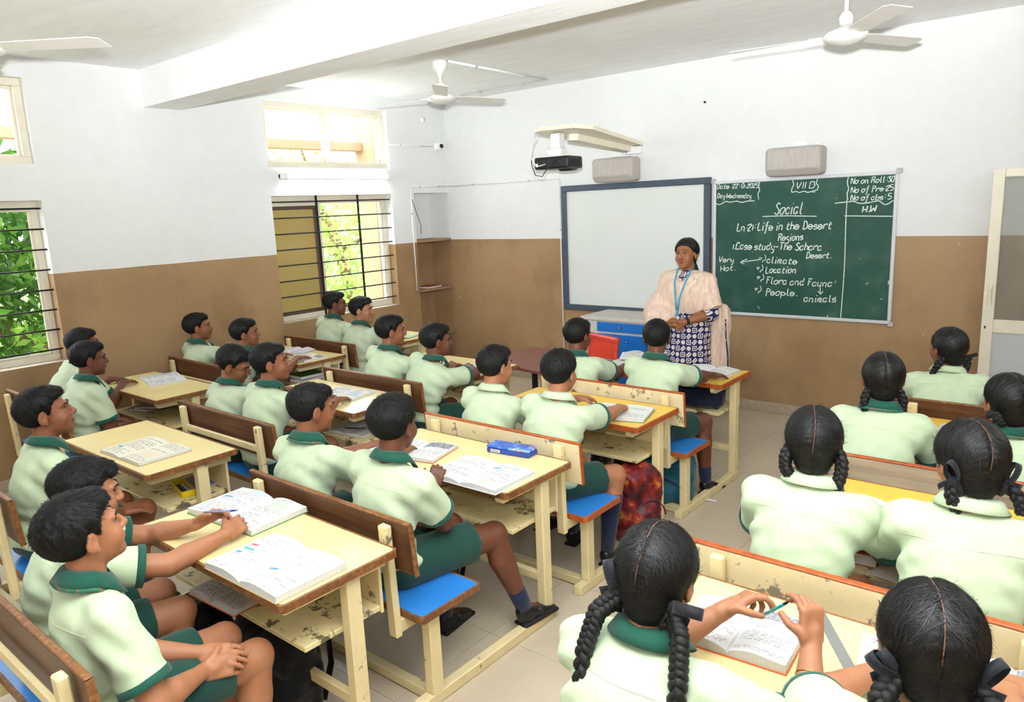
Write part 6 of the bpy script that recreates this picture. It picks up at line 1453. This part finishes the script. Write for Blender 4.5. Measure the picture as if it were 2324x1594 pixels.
# bangle on the raised forearm
E_, W_ = K1['arms'][1][0], K1['arms'][1][1]; dr = unit(W_-E_)
for q in (0.62, 0.66):
    c = E_+(W_-E_)*q; a1 = unit(np.cross(dr, V3(0.3, 1, 0))); a2 = np.cross(dr, a1)
    bo_ = MB().tube([c+a1*math.cos(t)*0.033+a2*math.sin(t)*0.033 for t in np.linspace(0, 2*PI, 25)[:-1]], 0.0018, 6, closed=True).build('bangle', MAT['bangle'], K1['root'], True)

# ------------------------------------------------------------------ outside: trees, a neighbouring wall
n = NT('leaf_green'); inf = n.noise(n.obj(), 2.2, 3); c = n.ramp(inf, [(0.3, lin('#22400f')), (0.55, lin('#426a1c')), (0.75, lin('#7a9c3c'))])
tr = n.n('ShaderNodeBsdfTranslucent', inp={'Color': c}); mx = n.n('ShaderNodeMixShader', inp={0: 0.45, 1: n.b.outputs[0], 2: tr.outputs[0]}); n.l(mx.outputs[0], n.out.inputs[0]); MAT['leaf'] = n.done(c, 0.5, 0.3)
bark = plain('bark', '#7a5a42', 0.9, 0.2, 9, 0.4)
n = NT('leaf_sunlit'); c = n.ramp(n.noise(n.obj(), 2.2, 3), [(0.3, lin('#6a9438')), (0.55, lin('#9dc060')), (0.75, lin('#d2e29a'))])  # paler copy of the leaf greens, washed-out sunlight put into the colour
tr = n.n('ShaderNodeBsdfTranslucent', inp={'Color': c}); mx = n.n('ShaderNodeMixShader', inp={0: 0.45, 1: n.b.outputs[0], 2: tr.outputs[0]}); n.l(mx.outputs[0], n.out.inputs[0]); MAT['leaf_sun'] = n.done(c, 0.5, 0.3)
def tree(loc, spread, zr, nl, seed, label, trunk, ls=0.11, lm='leaf'):
    o = empty('tree', loc, 0, label, 'tree', 'trees outside the windows'); rg = np.random.RandomState(seed)
    MB().tube(trunk, [0.16-0.02*i for i in range(len(trunk))], 10).build('trunk', bark, o, True)
    for k in range(5):
        a = np.array(trunk[-2 if k % 2 else -1]); d = rg.normal(size=3)*[0.8, 0.8, 0.4]+[0, 0, 0.4]
        MB().tube([a, a+d*0.5, a+d*1.2+[0, 0, 0.2]], [0.06, 0.04, 0.02], 8).build('branch', bark, o, True)
    m = MB(); cl = rg.uniform(-1, 1, (nl//14, 3))*[spread[0], spread[1], 1]; cl[:, 2] = zr[0]+(cl[:, 2]*0.5+0.5)*(zr[1]-zr[0])
    for c_ in cl:
        for k in range(14):
            p = c_+rg.normal(size=3)*0.20; t = unit(rg.normal(size=3)+[0, 0, -0.5]); s_ = unit(np.cross(t, rg.normal(size=3))); L = ls*rg.uniform(0.7, 1.5); w = L*0.20; up = np.cross(t, s_)*w*0.4
            m.add([p, p+t*L*0.4+s_*w+up, p+t*L, p+t*L*0.4-s_*w+up, p+t*L*0.5], [(0, 4, 1), (1, 4, 2), (0, 3, 4), (3, 2, 4)])
    f_ = m.build('foliage', MAT[lm], o); f_['kind'] = 'stuff'
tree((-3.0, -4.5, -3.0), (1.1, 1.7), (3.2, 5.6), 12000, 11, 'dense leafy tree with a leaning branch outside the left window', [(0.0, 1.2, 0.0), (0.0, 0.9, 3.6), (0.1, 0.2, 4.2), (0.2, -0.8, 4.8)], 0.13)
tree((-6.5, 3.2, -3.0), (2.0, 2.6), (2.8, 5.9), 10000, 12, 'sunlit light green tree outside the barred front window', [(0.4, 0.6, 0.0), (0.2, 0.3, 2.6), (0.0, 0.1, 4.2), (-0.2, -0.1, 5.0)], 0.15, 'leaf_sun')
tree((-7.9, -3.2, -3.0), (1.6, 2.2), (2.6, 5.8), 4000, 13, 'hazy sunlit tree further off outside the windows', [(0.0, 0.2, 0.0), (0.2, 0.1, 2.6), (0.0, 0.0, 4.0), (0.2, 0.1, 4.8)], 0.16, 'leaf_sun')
beige = plain('beige_outer_wall', '#a5896c', 0.9, 0.05, 6, 0.1)
for lo, hi, lb in (((-0.95, -0.60, -3.0), (-0.62, -0.05, 4.2), 'beige outer wall pier beyond the barred window'),): tag(MB().box(lo, hi, 0.01).build('outer_pier', beige), lb, 'wall')
tag(MB().box((-0.95, -7.5, 2.70), (-0.80, -0.601, 2.80), 0.005).build('sunshade_edge', beige), 'beige concrete sunshade edge seen through the upper windows', 'sunshade')
g_ = MB().box((-40, -40, -3.2), (-0.3, 40, -3.0)).build('ground', plain('outside_ground', '#9c9a70', 0.95, 0.1, 1.0, 0.1)); g_['kind'] = 'structure'
